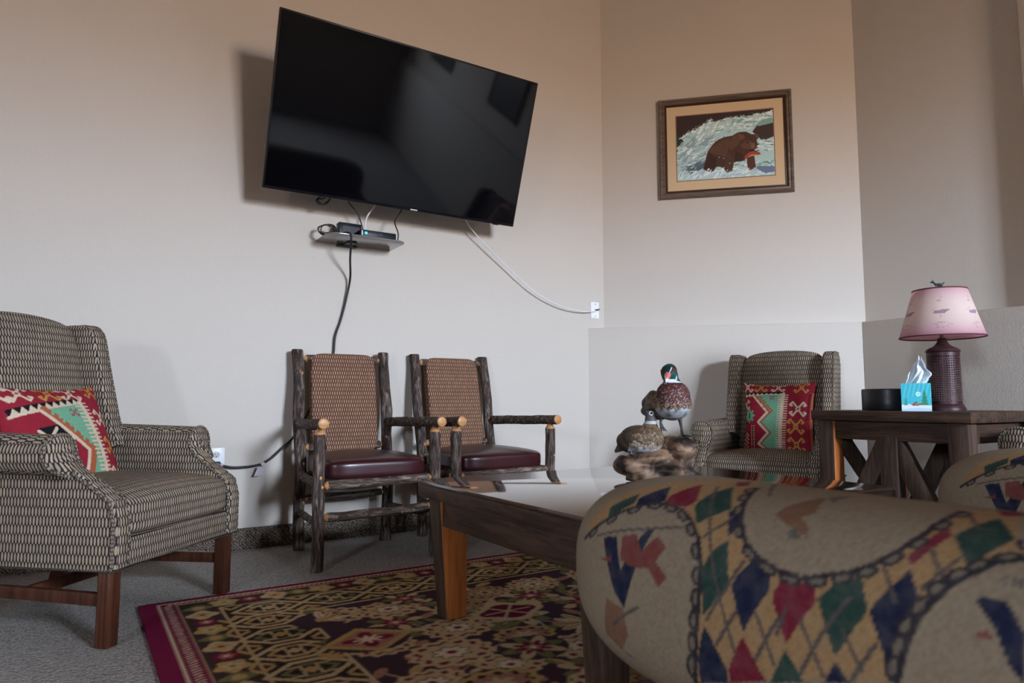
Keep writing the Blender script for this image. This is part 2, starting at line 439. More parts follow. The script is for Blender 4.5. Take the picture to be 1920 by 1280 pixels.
# reciprocal dashes along the edge
for i in range(160):
    t = .09+i*.019
    if t < rh-.06:
        for xx in (.086, rw-.086): rc.line([(xx-.008, t), (xx+.010, t+.010)], .006, CREAM)
    if t < rw-.1:
        for yy in (rh-.048, .094): rc.line([(t, yy-.006), (t+.011, yy+.008)], .006, CREAM)
rr(.112,.112,rw-.112,rh-.062, TAN); rr(.118,.118,rw-.118,rh-.068, (.05,.028,.024))
def flower(x, y, r, c1, c2, c3, lob=6):
    rc.disc(x, y, r, r, c1, lob, .14, R.random()*6); rc.disc(x, y, r*.55, r*.55, c2, lob, .25, R.random()*6); rc.disc(x, y, r*.2, r*.2, c3)
def along(inset_x, inset_top, step, fn):
    t = inset_x
    i = 0
    while t < rh-inset_top: fn(inset_x, t, i); fn(rw-inset_x, t, i); t += step; i += 1
    t = inset_x+step; i = 0
    while t < rw-inset_x: fn(t, rh-inset_top, i); fn(t, inset_x, i); t += step; i += 1
def guard(x, y, i):
    k_ = i % 4
    if k_ == 0: flower(x, y, .046, GOLD, TAN, OLIVE, 5)
    elif k_ == 1: flower(x, y, .036, RED, ROSE, CREAM, 6)
    elif k_ == 2: flower(x, y, .046, TAN, GOLD, RED, 4)
    else: rc.disc(x, y, .045, .032, OLIVE, 4, .12); rc.disc(x, y, .02, .02, GOLD)
along(.175, .118, .088, guard)
# main border
i0, i1 = .235, .172
rr(i0, i0, rw-i0, rh-i1, TAN); rr(i0+.011, i0+.011, rw-i0-.011, rh-i1-.011, DK)
def lattice(x, y, i):
    s_ = .062
    q = [(x-1.9*s_, y), (x-.6*s_, y+1.1*s_), (x+.6*s_, y+1.1*s_), (x+1.9*s_, y), (x+.6*s_, y-1.1*s_), (x-.6*s_, y-1.1*s_), (x-1.9*s_, y)]
    rc.line(q, .017, TAN)
    q2 = [(x+(a-x)*.62, y+(b_-y)*.62) for a, b_ in q]; rc.line(q2, .014, OLIVE if i % 2 else GOLD)
    rc.poly([(x-.4*s_, y), (x, y+.4*s_), (x+.4*s_, y), (x, y-.4*s_)], GOLD if i % 2 else TAN)
    for sg in (-1, 1):
        rc.line([(x+sg*.9*s_, y+.55*s_), (x+sg*.35*s_, y+.55*s_), (x+sg*.35*s_, y+.15*s_)], .010, TAN)
        rc.line([(x+sg*.9*s_, y-.55*s_), (x+sg*.35*s_, y-.55*s_), (x+sg*.35*s_, y-.15*s_)], .010, TAN)
        rc.line([(x+sg*1.3*s_, y+1.2*s_), (x+sg*1.9*s_, y+.7*s_), (x+sg*2.2*s_, y+1.2*s_)], .014, GOLD)
        rc.line([(x+sg*1.3*s_, y-1.2*s_), (x+sg*1.9*s_, y-.7*s_), (x+sg*2.2*s_, y-1.2*s_)], .014, GOLD)
t = i0+.09; i = 0
while t < rw-i0: lattice(t+.06, rh-i1-.095, i); lattice(t+.06, i0+.095, i); t += .235; i += 1
t = i0+.10; i = 0
while t < rh-i1-.2: lattice(i0+.115, t, i); lattice(rw-i0-.115, t, i); t += .165; i += 1
j0, j1 = i0+.225, i1+.19
rr(j0, j0, rw-j0, rh-j1, TAN); rr(j0+.011, j0+.011, rw-j0-.011, rh-j1-.011, (.052,.026,.034))
# field of palmettes
def palmette(x, y, r, kind):
    a = R.random()*6
    if kind == 0:
        rc.disc(x, y, r*1.25, r, TAN, 14, .07, a); rc.disc(x, y, r*1.02, r*.80, RED, 14, .09, a); rc.disc(x, y, r*.92, r*.70, TAN, 10, .10, a)
        rc.disc(x, y, r*.55, r*.42, (.07,.03,.03), 8, .16, a); rc.disc(x, y, r*.48, r*.35, CREAM, 8, .2, a); rc.disc(x, y, r*.16, r*.13, RED)
    elif kind == 1:
        for q in range(8):
            b_ = a+q*PI/4; rc.disc(x+math.cos(b_)*r*.62, y+math.sin(b_)*r*.55, r*.42, r*.2, TAN if q % 2 else OLIVE, rot=b_)
        rc.disc(x, y, r*.5, r*.42, RED, 8, .3, a); rc.disc(x, y, r*.26, r*.2, ROSE, 5, .3, a); rc.disc(x, y, r*.1, r*.1, CREAM)
    elif kind == 2:
        for q in range(5):
            b_ = a+(q-2)*.5; rc.disc(x+math.cos(b_)*r*.6, y+math.sin(b_)*r*.6, r*.55, r*.17, (TAN, CREAM, GOLD)[q % 3], rot=b_)
            rc.line([(x, y), (x+math.cos(b_)*r, y+math.sin(b_)*r)], .004, RED)
        rc.disc(x, y, r*.25, r*.25, GOLD, 5, .2)
    elif kind == 3:
        rc.disc(x, y, r*1.2, r*.85, GOLD, 12, .06, a); rc.disc(x, y, r*.95, r*.65, DK, 12, .1, a); rc.disc(x, y, r*.85, r*.56, ROSE, 10, .12, a); rc.disc(x, y, r*.4, r*.3, TAN, 6, .3, a)
    else:
        rc.poly([(x-1.3*r, y), (x, y+r), (x+1.3*r, y), (x, y-r)], GOLD); rc.poly([(x-r, y), (x, y+.75*r), (x+r, y), (x, y-.75*r)], ROSE)
        rc.disc(x, y, r*.5, r*.42, RED, 4, .4, a); rc.disc(x, y, r*.3, r*.22, CREAM, 8, .4, a)
pts = []
yy = j0+.12; row = 0
while yy < rh-j1-.06:
    xx = j0+.12+(row % 2)*.13
    while xx < rw-j0-.08: pts.append((xx+R.uniform(-.03,.03), yy+R.uniform(-.025,.025))); xx += .26
    yy += .165; row += 1
for (x, y) in pts:                                                   # stems, leaves, small sprigs
    for q in range(5):
        a = R.random()*6.28; L = R.uniform(.10, .17); x2, y2 = x+math.cos(a)*L, y+math.sin(a)*L
        rc.line([(x, y), ((x+x2)/2+R.uniform(-.03,.03), (y+y2)/2+R.uniform(-.03,.03)), (x2, y2)], .006, R.choice([TAN, RED, ROSE, CREAM, TAN]))
        rc.disc(x2, y2, R.uniform(.028,.05), .017, R.choice([OLIVE, TAN, GOLD, OLIVE, ROSE]), rot=R.random()*3)
for i, (x, y) in enumerate(pts): palmette(x, y, R.uniform(.080, .108), R.choice([0,0,1,2,3,0,1]))
def at_world(x, y): return x-RX0, y-RY0
for (x, y, r, kd) in [(.783,2.041,.115,4), (1.168,1.717,.10,1), (1.22,1.40,.11,0), (.95,2.29,.09,0), (.72,2.30,.085,2), (1.05,2.38,.08,1), (.95,1.55,.1,3)]:
    u_, v_ = at_world(x, y); rc.disc(u_, v_, r*1.12, r*.95, (.052,.026,.034)); palmette(u_, v_, r, kd)
u_, v_ = at_world(1.29, 2.05)
rc.disc(u_, v_, .125, .095, TAN, 4, .12, 0); rc.disc(u_, v_, .098, .068, (.13,.006,.03), 4, .12, 0)
for q in range(6): rc.line([(u_, v_), (u_+.085*math.cos(q*PI/3), v_+.06*math.sin(q*PI/3))], .009, TAN)
# wool: soften and mottle
a = rc.a; a[1:-1,1:-1] = .4*a[1:-1,1:-1]+.15*(a[:-2,1:-1]+a[2:,1:-1]+a[1:-1,:-2]+a[1:-1,2:])
npr = np.random.RandomState(1); a *= (0.86+.28*npr.rand(*a.shape[:2])[..., None]).astype(np.float32)
nx, ny = int(rw/.0055), int(rh/.0055)
gx, gy = np.meshgrid(np.linspace(0, rw, nx), np.linspace(0, rh, ny))
b = MB()
b.V = np.stack([gx.ravel()+RX0, gy.ravel()+RY0, np.full(gx.size, .011)+.0012*npr.rand(gx.size)], 1).tolist()
ii = (np.arange(ny-1)[:, None]*nx+np.arange(nx-1)[None]).ravel()
b.F = np.stack([ii, ii+1, ii+nx+1, ii+nx], 1).tolist(); b.MI = [0]*len(b.F)
cols = rc.sample(gx.ravel(), gy.ravel())
ring = list(range(nx))+[j*nx+nx-1 for j in range(1, ny)]+[(ny-1)*nx+i for i in range(nx-2, -1, -1)]+[j*nx for j in range(ny-2, 0, -1)]
o_ = len(b.V)
for r_ in ring: v_ = b.V[r_]; b.V.append((v_[0], v_[1], .0005))
for q in range(len(ring)): b.F.append((ring[q], o_+q, o_+(q+1) % len(ring), ring[(q+1) % len(ring)])); b.MI.append(0)
cols = np.concatenate([cols, cols[ring]])
rug = b.build('area_rug', attr_mat('wool_pile', .95, .05, 260, .5), angle=60, colors=cols, fix=False)
tag(rug, 'dark red, black and gold oriental rug with floral field under the coffee table', 'rug')

# ------------------------------------------------------------------ wing chairs
wing_fab = weave('oval_weave_taupe', (.43,.335,.23), (.026,.020,.019), .0116, .0275, .335, .60, (.30,.245,.185))
cord_fab = weave('welt_cord', (.30,.24,.17), (.03,.026,.03), .010, .012, .4, .5)
mahog = wood('reddish_leg_wood', (.030,.009,.005), (.095,.030,.014), 2, .35, .4, 1, .1)

def arc(cx, cy, r, a0, a1, n): return [(cx+r*math.cos(a0+(a1-a0)*i/n), cy+r*math.sin(a0+(a1-a0)*i/n)) for i in range(n+1)]

def wing_chair(label, loc, rz):
    t = thing('wing_chair', label, 'armchair', loc, rz, 'taupe wing chairs')
    W2 = .33                                           # half width of the upholstered box
    # upholstered base rail all round
    b = MB().box((0, -.02, .272), (2*W2, .70, .092), .012, 3); b.build('seat_rail', wing_fab, t)
    w = MB()
    q = [(-W2-.001, .33), (-W2-.001, -.371), (W2+.001, -.371), (W2+.001, .33)]
    w.tube([(x, y, .316) for x, y in q], .0055, 8); w.tube([(x, y, .228) for x, y in q], .0055, 8); w.build('piping', cord_fab, t)
    # seat cushion, crowned, with a wide front
    def seat_fn(p):
        k = max(0, 1-(p.x/.36)**2)*max(0, 1-((p.y)/.42)**2)
        z = p.z + (.035*k if p.z > 0 else 0)
        if p.z > 0 and p.y < -.2: z -= (p.y+.2)**2*.9
        return Vector((p.x, p.y, z))
    MB().soft((0, -.045, .375), (2*W2-.005, .66, .135), 7, 18, seat_fn).build('seat', wing_fab, t, 80)
    # arms: panel with a rolled top, front edge sweeping forward down to the seat corner
    def yfront(z):
        if z < .40: return -.368
        s = min(1, (z-.40)/.16); s = s*s*(3-2*s); return -.368+.185*s
    for sg in (-1, 1):
        out = [(.335, .232), (.335, .30), (.335, .37), (.335, .43), (.337, .48), (.340, .515)]
        roll = arc(.352, .567, .062, -2.0 + .55, PI*.5, 10)     # outside of the roll, underneath to top
        roll2 = arc(.345, .567, .062, PI*.5, PI*1.02, 6)
        inn = [(.281, .52), (.276, .48), (.270, .43), (.268, .37), (.266, .30), (.266, .232)]
        prof = out + roll + roll2 + inn
        prof = [(sg*x, z) for x, z in prof]
        ys = [0, .02, .15, .3, .5, .7, .85, 1]
        m = MB(); V = []; n = len(prof)
        for s in ys:
            for (x, z) in prof:
                y0 = yfront(z); y1 = .27 + .07*(z-.3); bulge = .010*math.sin(PI*min(1, s*1.0))
                V.append((x + sg*bulge*(1 if abs(x) > .33 else -.3), y0+(y1-y0)*s, z+.012*s*(1 if z > .5 else 0)))
        F = []
        for i in range(len(ys)-1):
            for k in range(n-1): F.append((i*n+k, i*n+k+1, (i+1)*n+k+1, (i+1)*n+k))
        o0 = len(V)                                              # padded front facing, slightly domed
        for k in range(n):
            x, z = prof[k]; cx = sg*(.302 if z < .5 else .345); cz = z if z < .5 else .56
            V.append((x+(cx-x)*.35, yfront(z)-.012, z+(cz-z)*.25))
        for k in range(n-1): F.append((k, k+1, o0+k+1, o0+k))
        half = n//2
        for k in range(half-1):
            a, c = k, n-1-k
            F.append((o0+a, o0+a+1, o0+c-1, o0+c)) if a+1 != c-1 else F.append((o0+a, o0+a+1, o0+c))
        if n % 2: pass
        L = (len(ys)-1)*n
        for k in range(half-1):
            a, c = L+k, L+n-1-k
            F.append((a, a+1, c-1, c)) if a+1 != c-1 else F.append((a, a+1, c))
        m.add(V, F); arm = m.build('arm', wing_fab, t, 50)
        MB().tube([(x*1.003, yfront(z)-.003, z) for x, z in prof], .0055, 8).build('piping', cord_fab, arm)
    # wings and back, leaning backwards
    lean = lambda z: .20+(z-.40)*.21                            # y of the back's front face
    for sg in (-1, 1):
        def fy(z): return lean(z) - .118 + .02*math.sin((z-.6)*4)
        pts = [(.30, .50), (fy(.56)-.02, .56), (fy(.64), .64), (fy(.76), .76), (fy(.88), .88), (fy(.98), .98), (fy(1.01)+.015, 1.02), (fy(1.03)+.05, 1.038), (lean(1.03)+.06, 1.035), (lean(1.03)+.10, 1.01), (lean(.8)+.10, .80), (lean(.5)+.10, .50)]
        pr = MB().prism(pts, sg*.243, sg*.312, 0, .016); wg = pr.build('wing', wing_fab, t, 55)
        cr = [(sg*.306, y+.004, z-(.004 if z > .9 else 0)) for y, z in pts[1:9]]
        MB().tube(spline(cr, 3), .0055, 8).build('piping', cord_fab, wg)
    def back_fn(p):
        s = (p.z+.325)/.65
        if p.y < 0: p = Vector((p.x, p.y-.030*max(0, 1-(p.x/.25)**2)*math.sin(PI*max(0, min(1, s))), p.z))
        return Vector((p.x, p.y, p.z+(.030*(1-(p.x/.25)**2) if p.z > .2 else 0)))
    MB().soft((0, .305, .70), (.505, .13, .65), 9, 18, back_fn, (-.205, 0, 0)).build('backrest', wing_fab, t, 80)
    MB().box((0, .362, .63), (.62, .05, .74), .02, 2, (-.205, 0, 0)).build('outer_back', wing_fab, t)
    # legs (grooved in front, splayed behind) and H stretcher
    for sg in (-1, 1):
        b = MB().box((sg*.300, -.338, .116), (.046, .046, .232), .004)
        for k in (-1, 0, 1): b.box((sg*.300+k*.014, -.3610, .116), (.008, .004, .225), .0015)
        for k in (-1, 0, 1): b.box((sg*.300+sg*.023, -.338+k*.014, .116), (.004, .008, .225), .0015)
        b.build('leg', mahog, t)
        MB().bar((sg*.24, .27, .24), (sg*.255, .355, 0), .045, .045, .004, (0,1,0)).build('leg', mahog, t)
        MB().bar((sg*.297, -.31, .135), (sg*.25, .31, .135), .022, .038, .003).build('stretcher', mahog, t)
    MB().bar((-.275, -.02, .135), (.275, -.02, .135), .022, .036, .003).build('stretcher', mahog, t)
    return t
fd = (.735, -.678)
wc = wing_chair('taupe oval-weave wing chair at the left by the wall outlet, kilim cushion on it', (.305+.735*-.335, 2.645+.678*.335, 0), math.atan2(.735, .678))
wc.scale = (.965, 1, 1)
w2 = dup(wc, (3.30, 2.473, 0), math.radians(-68), 'taupe oval-weave wing chair in the corner behind the coffee table, holding a kilim cushion', 'taupe wing chairs')
w2.scale = (.96,.96,.98)
dup(wc, (3.22, .84, 0), math.radians(-90), 'taupe wing chair right of the lamp table, only its rolled arm in view', 'taupe wing chairs')

# ------------------------------------------------------------------ kilim cushions
KR, KM, KC, KG, KB, KO, KP = (.26,.018,.032), (.16,.36,.23), (.60,.47,.34), (.46,.24,.06), (.010,.009,.012), (.36,.10,.045), (.30,.02,.06)
def hook(cv, x, y, s, c, c2, rot=0):
    T = lambda px, py: (x+s*(px*math.cos(rot)-py*math.sin(rot)), y+s*(px*math.sin(rot)+py*math.cos(rot)))
    w = s*.30
    cv.poly([T(0,.52), T(.45,0), T(0,-.52), T(-.45,0)], c)
    cv.poly([T(0,.25), T(.2,0), T(0,-.25), T(-.2,0)], c2)
    for sx_ in (-1, 1):
        for sy_ in (-1, 1):
            cv.line([T(sx_*.15, sy_*.25), T(sx_*.85, sy_*1.08), T(sx_*1.28, sy_*.62), T(sx_*.98, sy_*.50)], w, c)
def kilim(var):
    cv = Canvas(100, 100, 4, KR)
    if var == 0:
        for x, c in ((6, KC), (27, KG), (51, KC)): hook(cv, x, 93, 7, c, KR)
        hook(cv, 82, 92, 7.5, KG, KO)
        ztop = [(0, 83)]
        cv.poly([(0,80),(58,82),(58,85.5),(0,83.5)], KB)
        for i in range(9): cv.poly([(i*6.5, 80), (i*6.5+3.2, 83.5), (i*6.5+6.5, 80.2)], KC)
        cv.line([(0, 79.5), (58, 81)], 2, KC)
        green = [(20,80),(57,81),(55,40),(53,0),(40,0),(27,15),(40,29),(26,43),(39,56),(20,80)]
        cv.poly(green, KM)
        zz = [(16,80),(38,56),(25,43),(39,29),(25,14),(41,0)]
        cv.line([(x+3, y) for x, y in zz], 3.2, KO); cv.line(zz, 3, KC)
        for (x, y) in ((25,75),(30,69),(35,63),(40,58)): cv.line([(x-3,y),(x+2,y+3),(x+5,y),(x+2,y-2.5)], 1.8, KO)
        hook(cv, 44, 76, 2.6, KP, KM)
        cv.line([(59,82),(56,40),(54,0)], 4.5, KC)
        for i in range(26):
            y = 1+i*3.15; xo = 54+y*.06
            cv.line([(xo-6, y), (xo+6.5, y)], 1.35, KC)
        for x, y, c, c2 in ((79,61,KC,KR),(76,38,KG,(.30,.20,.03)),(76,14,KG,KR)): hook(cv, x, y, 8.4, c, c2)
        cv.poly([(95,0),(100,0),(100,84),(97,84)], KO)
        for i in range(11): cv.line([(93.5-i*.25, 80-i*3.2), (96-i*.25, 81-i*3.2)], 1.6, KB)
        hook(cv, 2, 67, 6, KC, KB)
        cv.disc(10, 52, 8, 8, KM, 8, .25); cv.line([(10,49),(10,55)], 1.8, KB)
        for i in range(12):
            for x in (15, 18.5): cv.disc(x, 5+i*3, .9, .9, KC)
        cv.line([(16.8,3),(16.8,39)], 1.2, KB)
        for i in range(10):
            cv.disc(3+(i % 2)*3, 5+i*2.6, 1.5, 1.1, KC); cv.disc(8.5-(i % 2)*3, 5+i*2.6, 1.5, 1.1, KC)
    else:
        for x, c in ((4, KC), (19, KC), (43, KG), (63, KC)): hook(cv, x, 90, 7.2, c, KR)
        hook(cv, 88, 93, 6.5, KG, KR)
        cv.poly([(6,71),(65,79),(66,84),(5,76)], KB)
        for i in range(9): cv.poly([(7+i*6.5, 70.8+i*.85), (10.2+i*6.5, 76.3+i*.88), (13.5+i*6.5, 71.6+i*.85)], KC)
        cv.line([(6,69.8),(65,77.5)], 2.4, KC)
        cv.poly([(32,73),(66,78),(73,2),(56,0),(61,22),(63,40),(32,73)], KM)
        cv.line([(32,73),(63,39),(57,20),(55,0)], 6.5, KO); cv.line([(29,72),(59,38),(53,20),(51,0)], 3, KC)
        for (x, y) in ((40,69),(47,62),(54,54),(60,47)): cv.line([(x-3,y),(x-1,y+4),(x+4,y+2),(x+2,y-3)], 2.3, KM)
        hook(cv, 57, 70, 3.0, KP, KM)
        cv.line([(67,80),(72,40),(75,0)], 4.0, KC)
        for i in range(24):
            y = 1+i*3.4; xo = 75-y*.10
            cv.line([(xo-6, y), (xo+5.5, y)], 1.5, KC)
        for x, y, c in ((85,66,KC),(87,42,KG),(88,17,KC)): hook(cv, x, y, 6.3, c, KR)
        cv.poly([(14,44),(22,58),(38,60),(46,50),(40,38),(22,36)], KB); cv.line([(12,43),(22,50),(36,49),(47,48),(38,38),(24,35),(12,41)], 3.2, KC)
        cv.line([(22,56),(29,49),(36,57)], 2.6, KC)
        hook(cv, 20, 15, 8, KC, KR); hook(cv, 46, 13, 7, KG, KB)
    return cv
kmat = attr_mat('kilim_wool', .9, .1, 420, .5)
def cushion(label, cv, loc, rot, size=.43, thick=.085, seed=0):
    N = 150; V = []; cols = []
    g = np.linspace(-1, 1, N)
    X, Y = np.meshgrid(g, g)
    pin = 1-.10*(1-Y**2)*np.abs(X)**3; pin2 = 1-.10*(1-X**2)*np.abs(Y)**3
    dent = .02*np.sin(3*X+seed)*np.cos(2.1*Y+seed)
    prof = np.clip(1-np.abs(X)**2.6, 0, 1)**.62*np.clip(1-np.abs(Y)**2.6, 0, 1)**.62
    Z = thick*prof*(1+dent)
    P = cv.sample((X*.5+.5)*99.5, (Y*.5+.5)*99.5)
    wv = (0.88+.24*np.random.RandomState(seed).rand(N, N))[..., None]; P = P*wv
    top = np.stack([X*pin*size/2, Y*pin2*size/2, Z], -1).reshape(-1, 3); bot = top*np.array([1,1,-1])
    ii = (np.arange(N-1)[:, None]*N+np.arange(N-1)[None]).ravel()
    f1 = np.stack([ii, ii+1, ii+N+1, ii+N], 1); f2 = f1[:, ::-1]+N*N
    b = MB(); b.V = np.concatenate([top, bot-np.array([0,0,.0004])]).tolist(); b.F = np.concatenate([f1, f2]).tolist(); b.MI = [0]*len(b.F)
    ring = list(range(N))+[j*N+N-1 for j in range(1, N)]+[(N-1)*N+i for i in range(N-2, -1, -1)]+[j*N for j in range(N-2, 0, -1)]
    for q in range(len(ring)): a_, c_ = ring[q], ring[(q+1) % len(ring)]; b.F.append((a_, a_+N*N, c_+N*N, c_)); b.MI.append(0)
    o = b.build('throw_pillow', kmat, None, 180, loc, np.concatenate([P.reshape(-1, 3)]*2), fix=False)
    o.rotation_euler = rot
    return tag(o, label, 'cushion', 'red kilim cushions')

# ------------------------------------------------------------------ hickory armchairs
bark = NM('hickory_bark', .8, .25)
v = bark.coord('Object', (46, 46, 6)); a1 = bark.noise(v, 1.6, 5, .65, .8); a2 = bark.noise(bark.coord('Object'), 9, 3)
bark.base(bark.mix(bark.ramp(a2, [(.55, (0,0,0)), (.8, (.5,.5,.5))]), bark.ramp(a1, [(.36, (.014,.009,.007)), (.52, (.070,.047,.037)), (.68, (.24,.185,.155))]), (.115,.095,.088)))
bark.bump(a1, .7, .006)
barkh = NM('hickory_bark_rail', .8, .25)
v = barkh.coord('Object', (7, 46, 46)); a1 = barkh.noise(v, 1.6, 5, .65, .8); vv = barkh.n('TexVoronoi'); barkh.t.links.new(barkh.coord('Object'), vv.inputs['Vector']); vv.inputs['Scale'].default_value = 26
barkh.base(barkh.mix(barkh.ramp(vv.outputs[0], [(.12, (1,1,1)), (.22, (0,0,0))]), barkh.ramp(a1, [(.36, (.018,.011,.008)), (.52, (.080,.055,.042)), (.68, (.25,.195,.16))]), (.22,.16,.11)))
barkh.bump(a1, .7, .006)
peeled = wood('peeled_hickory_end', (.36,.145,.045), (.56,.29,.115), 0, .4, .4, 1, .1)
leather = NM('burgundy_leather', .30, .5)
n1 = leather.noise(leather.coord('Object'), 5, 3); leather.base(leather.mix(n1, (.026,.005,.007), (.046,.009,.012)))
leather.bump(leather.noise(leather.coord('Object'), 160, 3), .12, .002)
rust_fab = weave('oval_weave_rust', (.40,.235,.13), (.062,.026,.024), .0122, .0212, .33, .58, (.31,.175,.105))
knot = peeled

def log(a, b, r, name, t, seed, mats=None, tipA=.025, tipB=.025, bend=.006, dome=False):
    """a barked stick with whittled pale dowel tips at its ends"""
    a, b = Vector(a), Vector(b); L = (b-a).length; d = (b-a)/L; n = max(8, int(L/.035))
    rs = random.Random(seed); off = Vector((rs.uniform(-1,1), rs.uniform(-1,1), rs.uniform(-1,1)))*bend
    pts, rad, mi = [], [], []
    if tipA: pts += [a, a+d*tipA*.55]; rad += [r*.42, r*.48]; mi += [1, 1]
    for i in range(n+1):
        s = i/n; s2 = (tipA+s*(L-tipA-tipB))/L
        pts.append(a+d*(s2*L)+off*math.sin(PI*s)*(1+.5*math.sin(7*s+seed))); rad.append(r*(1+.07*noise.noise(Vector((s*5, seed, 0))))); mi.append(0)
    if tipB: mi[-1] = 1; pts += [b-d*tipB*.55, b]; rad += [r*.48, r*.42]; mi += [1]
    else: mi = mi[:-1]
    m = MB().tube(pts, rad, 14, True, mi, jit=.13, seed=seed, capmi=1)
    return m.build(name, mats or [barkh.m, peeled], t, 60)

def knob(t, p, n_, r=.006):
    return ell(p, (r, r, r*.8))
def hickory_chair(label, loc, rz, wr, wf, lean, seed):
    t = thing('hickory_armchair', label, 'chair', loc, rz, 'hickory log armchairs')
    yb, yf, H = .235, -.245, .992
    hr, hf = wr/2, wf/2
    def post(x, z): return Vector((x*(1+.02*(z-.45)), yb+(lean*((z-.30)/.7)**1.3 if z > .30 else (.30-z)*.02), z))
    for sg in (-1, 1):
        P = [post(sg*hr, H*i/16)+Vector((.004*math.sin(i*.9+seed+sg), 0, 0)) for i in range(17)]
        R_ = [.0285*(1+.10*noise.noise(Vector((i*.5, seed+sg*3, 0)))) for i in range(17)]; R_ = R_ + [R_[-1]*.8]; P = P+[P[-1]+Vector((0,.0,.006))]
        m = MB().tube(P, R_, 16, True, 0, jit=.14, seed=seed+sg, capmi=0)
        for k in range(3):
            z = random.Random(seed*5+k+sg).uniform(.15, .9); q = post(sg*hr, z)+Vector((-.012*sg, -.026, 0)); V, F = ell(q, (.007,.006,.009)); m.add(V, F, 1)
        m.build('rear_post', [bark.m, peeled], t, 60)
        P = [Vector((sg*hf, yf, .585*i/12))+Vector((.002*math.sin(i*.8+seed*2+sg), .0015*math.cos(i), 0)) for i in range(13)]
        R_ = [.0265*(1+.08*noise.noise(Vector((i*.5, seed+sg*5, 4)))) for i in range(13)]
        P += [Vector((sg*hf, yf, .594)), Vector((sg*hf, yf, .612))]; R_ += [.021, .012]
        m = MB().tube(P, R_, 16, True, [0]*12+[1, 1], jit=.13, seed=seed+sg*2, capmi=1)
        for k in range(2):
            z = random.Random(seed*9+k+sg).uniform(.1, .5); V, F = ell((sg*hf+.008*k, yf-.0255, z), (.006,.005,.008)); m.add(V, F, 1)
        m.build('front_post', [bark.m, peeled], t, 60)
        pa = post(sg*hr, .62)+Vector((sg*.004, -.015, 0)); pb = Vector((sg*(hf+.004), yf-.065, .633))
        log(pa, pb, .0245, 'armrest', t, seed+sg*11, tipA=.015, tipB=.006, bend=.005)
        V, F = ell(pb, (.0235, .004, .0235)); MB().add(V, F).build('armrest_end', peeled, t, 80)
        log((sg*hr, yb-.01, .185), (sg*hf, yf+.01, .195), .0165, 'stretcher', t, seed+sg*13)
        log((sg*(hr+.0), yb-.01, .37), (sg*hf, yf+.01, .365), .021, 'seat_rail', t, seed+sg*17)
    log((-hf+.012, yf, .362), (hf-.012, yf, .372), .022, 'seat_rail', t, seed+3)
    log((-hr+.012, yb, .362), (hr-.012, yb, .362), .02, 'seat_rail', t, seed+4)
    log((-hf+.012, yf, .225), (hf-.012, yf, .24), .0205, 'stretcher', t, seed+5, bend=.012)
    log((-hr+.012, yb, .25), (hr-.012, yb, .255), .018, 'stretcher', t, seed+6)
    pt = post(0, .952); pb = post(0, .50)
    log((-hr+.015, pt.y, pt.z), (hr-.015, pt.y, pt.z), .019, 'back_rail', t, seed+7)
    log((-hr+.015, pb.y, pb.z), (hr-.015, pb.y, pb.z), .019, 'back_rail', t, seed+8)
    c_ = (pt+pb)/2; L = (pt-pb).length+.06; ang = math.atan2(pt.y-pb.y, pt.z-pb.z)
    MB().soft((0, c_.y-.004, c_.z-.004), (wr-.115, .058, L), 9, 16, None, (-ang, 0, 0)).build('back_panel', rust_fab, t, 80)
    def sf(p):
        s = (p.y+.24)/.48; w = (wf-.040)*(1-s)+(wr-.035)*s
        k = max(0, 1-(p.x/.27)**2)*max(0, 1-(p.y/.27)**2)
        return Vector((p.x/.5*w, p.y, p.z+(.024*k if p.z > 0 else 0)))
    MB().soft((0, -.005, .423), (.5, .515, .098), 5.5, 20, sf).build('seat', leather.m, t, 80)
    return t
hickory_chair('bark-covered hickory armchair nearer the wall outlet, burgundy leather seat, power cord behind it', (1.188, 3.23, 0), math.radians(-.5), .462, .555, .10, 3)
hickory_chair('bark-covered hickory armchair nearer the room corner, its seat partly behind the coffee table', (1.858, 3.235, 0), math.radians(1.5), .455, .575, .125, 8)

# ------------------------------------------------------------------ television, shelf, boxes, cables
gloss_black = plain('black_bezel', (.006,.006,.008), .25, .5)
screen_m = plain('glossy_screen', (.0020,.0023,.0036), .05, .28)
blackp = plain('black_plastic', (.010,.010,.012), .45, .4)
silver = plain('silver_badge', (.75,.77,.8), .35, .5)
whitep = plain('white_plastic', (.74,.76,.78), .35, .4)
tv = thing('television', 'large black flat-screen television hung on the wall, tilted downwards', 'television', (1.441, 3.254, 2.161))
tv.rotation_euler = (.336, -.003, -.003)
w, h = 1.45, .83
MB().box((0, .012, 0), (w, .024, h), .004).box((0, .038, -.08), (1.05, .04, .55), .012).build('casing', gloss_black, tv)
MB().box((0, -.0008, .003), (w-.018, .003, h-.024), .0008, 1).build('screen', screen_m, tv)
MB().box((.075, -.0025, -h/2+.008), (.042, .003, .006), .001, 1).build('badge', silver, tv)
MB().box((.60, -.001, -h/2-.002), (.035, .012, .004), .001, 1).build('sensor', blackp, tv)
m = MB()
m.box((1.441, WY-.012, 2.16), (.30, .024, .30), .003); m.box((1.441, WY-.09, 2.22), (.06, .15, .05), .004)
m.box((1.441, WY-.16, 2.20), (.22, .03, .20), .004, 2, (.336, 0, 0)); m.box((1.441, WY-.22, 2.19), (.06, .13, .04), .003)
tag(m.build('tv_bracket', blackp), 'dark steel wall bracket behind the large television', 'bracket')

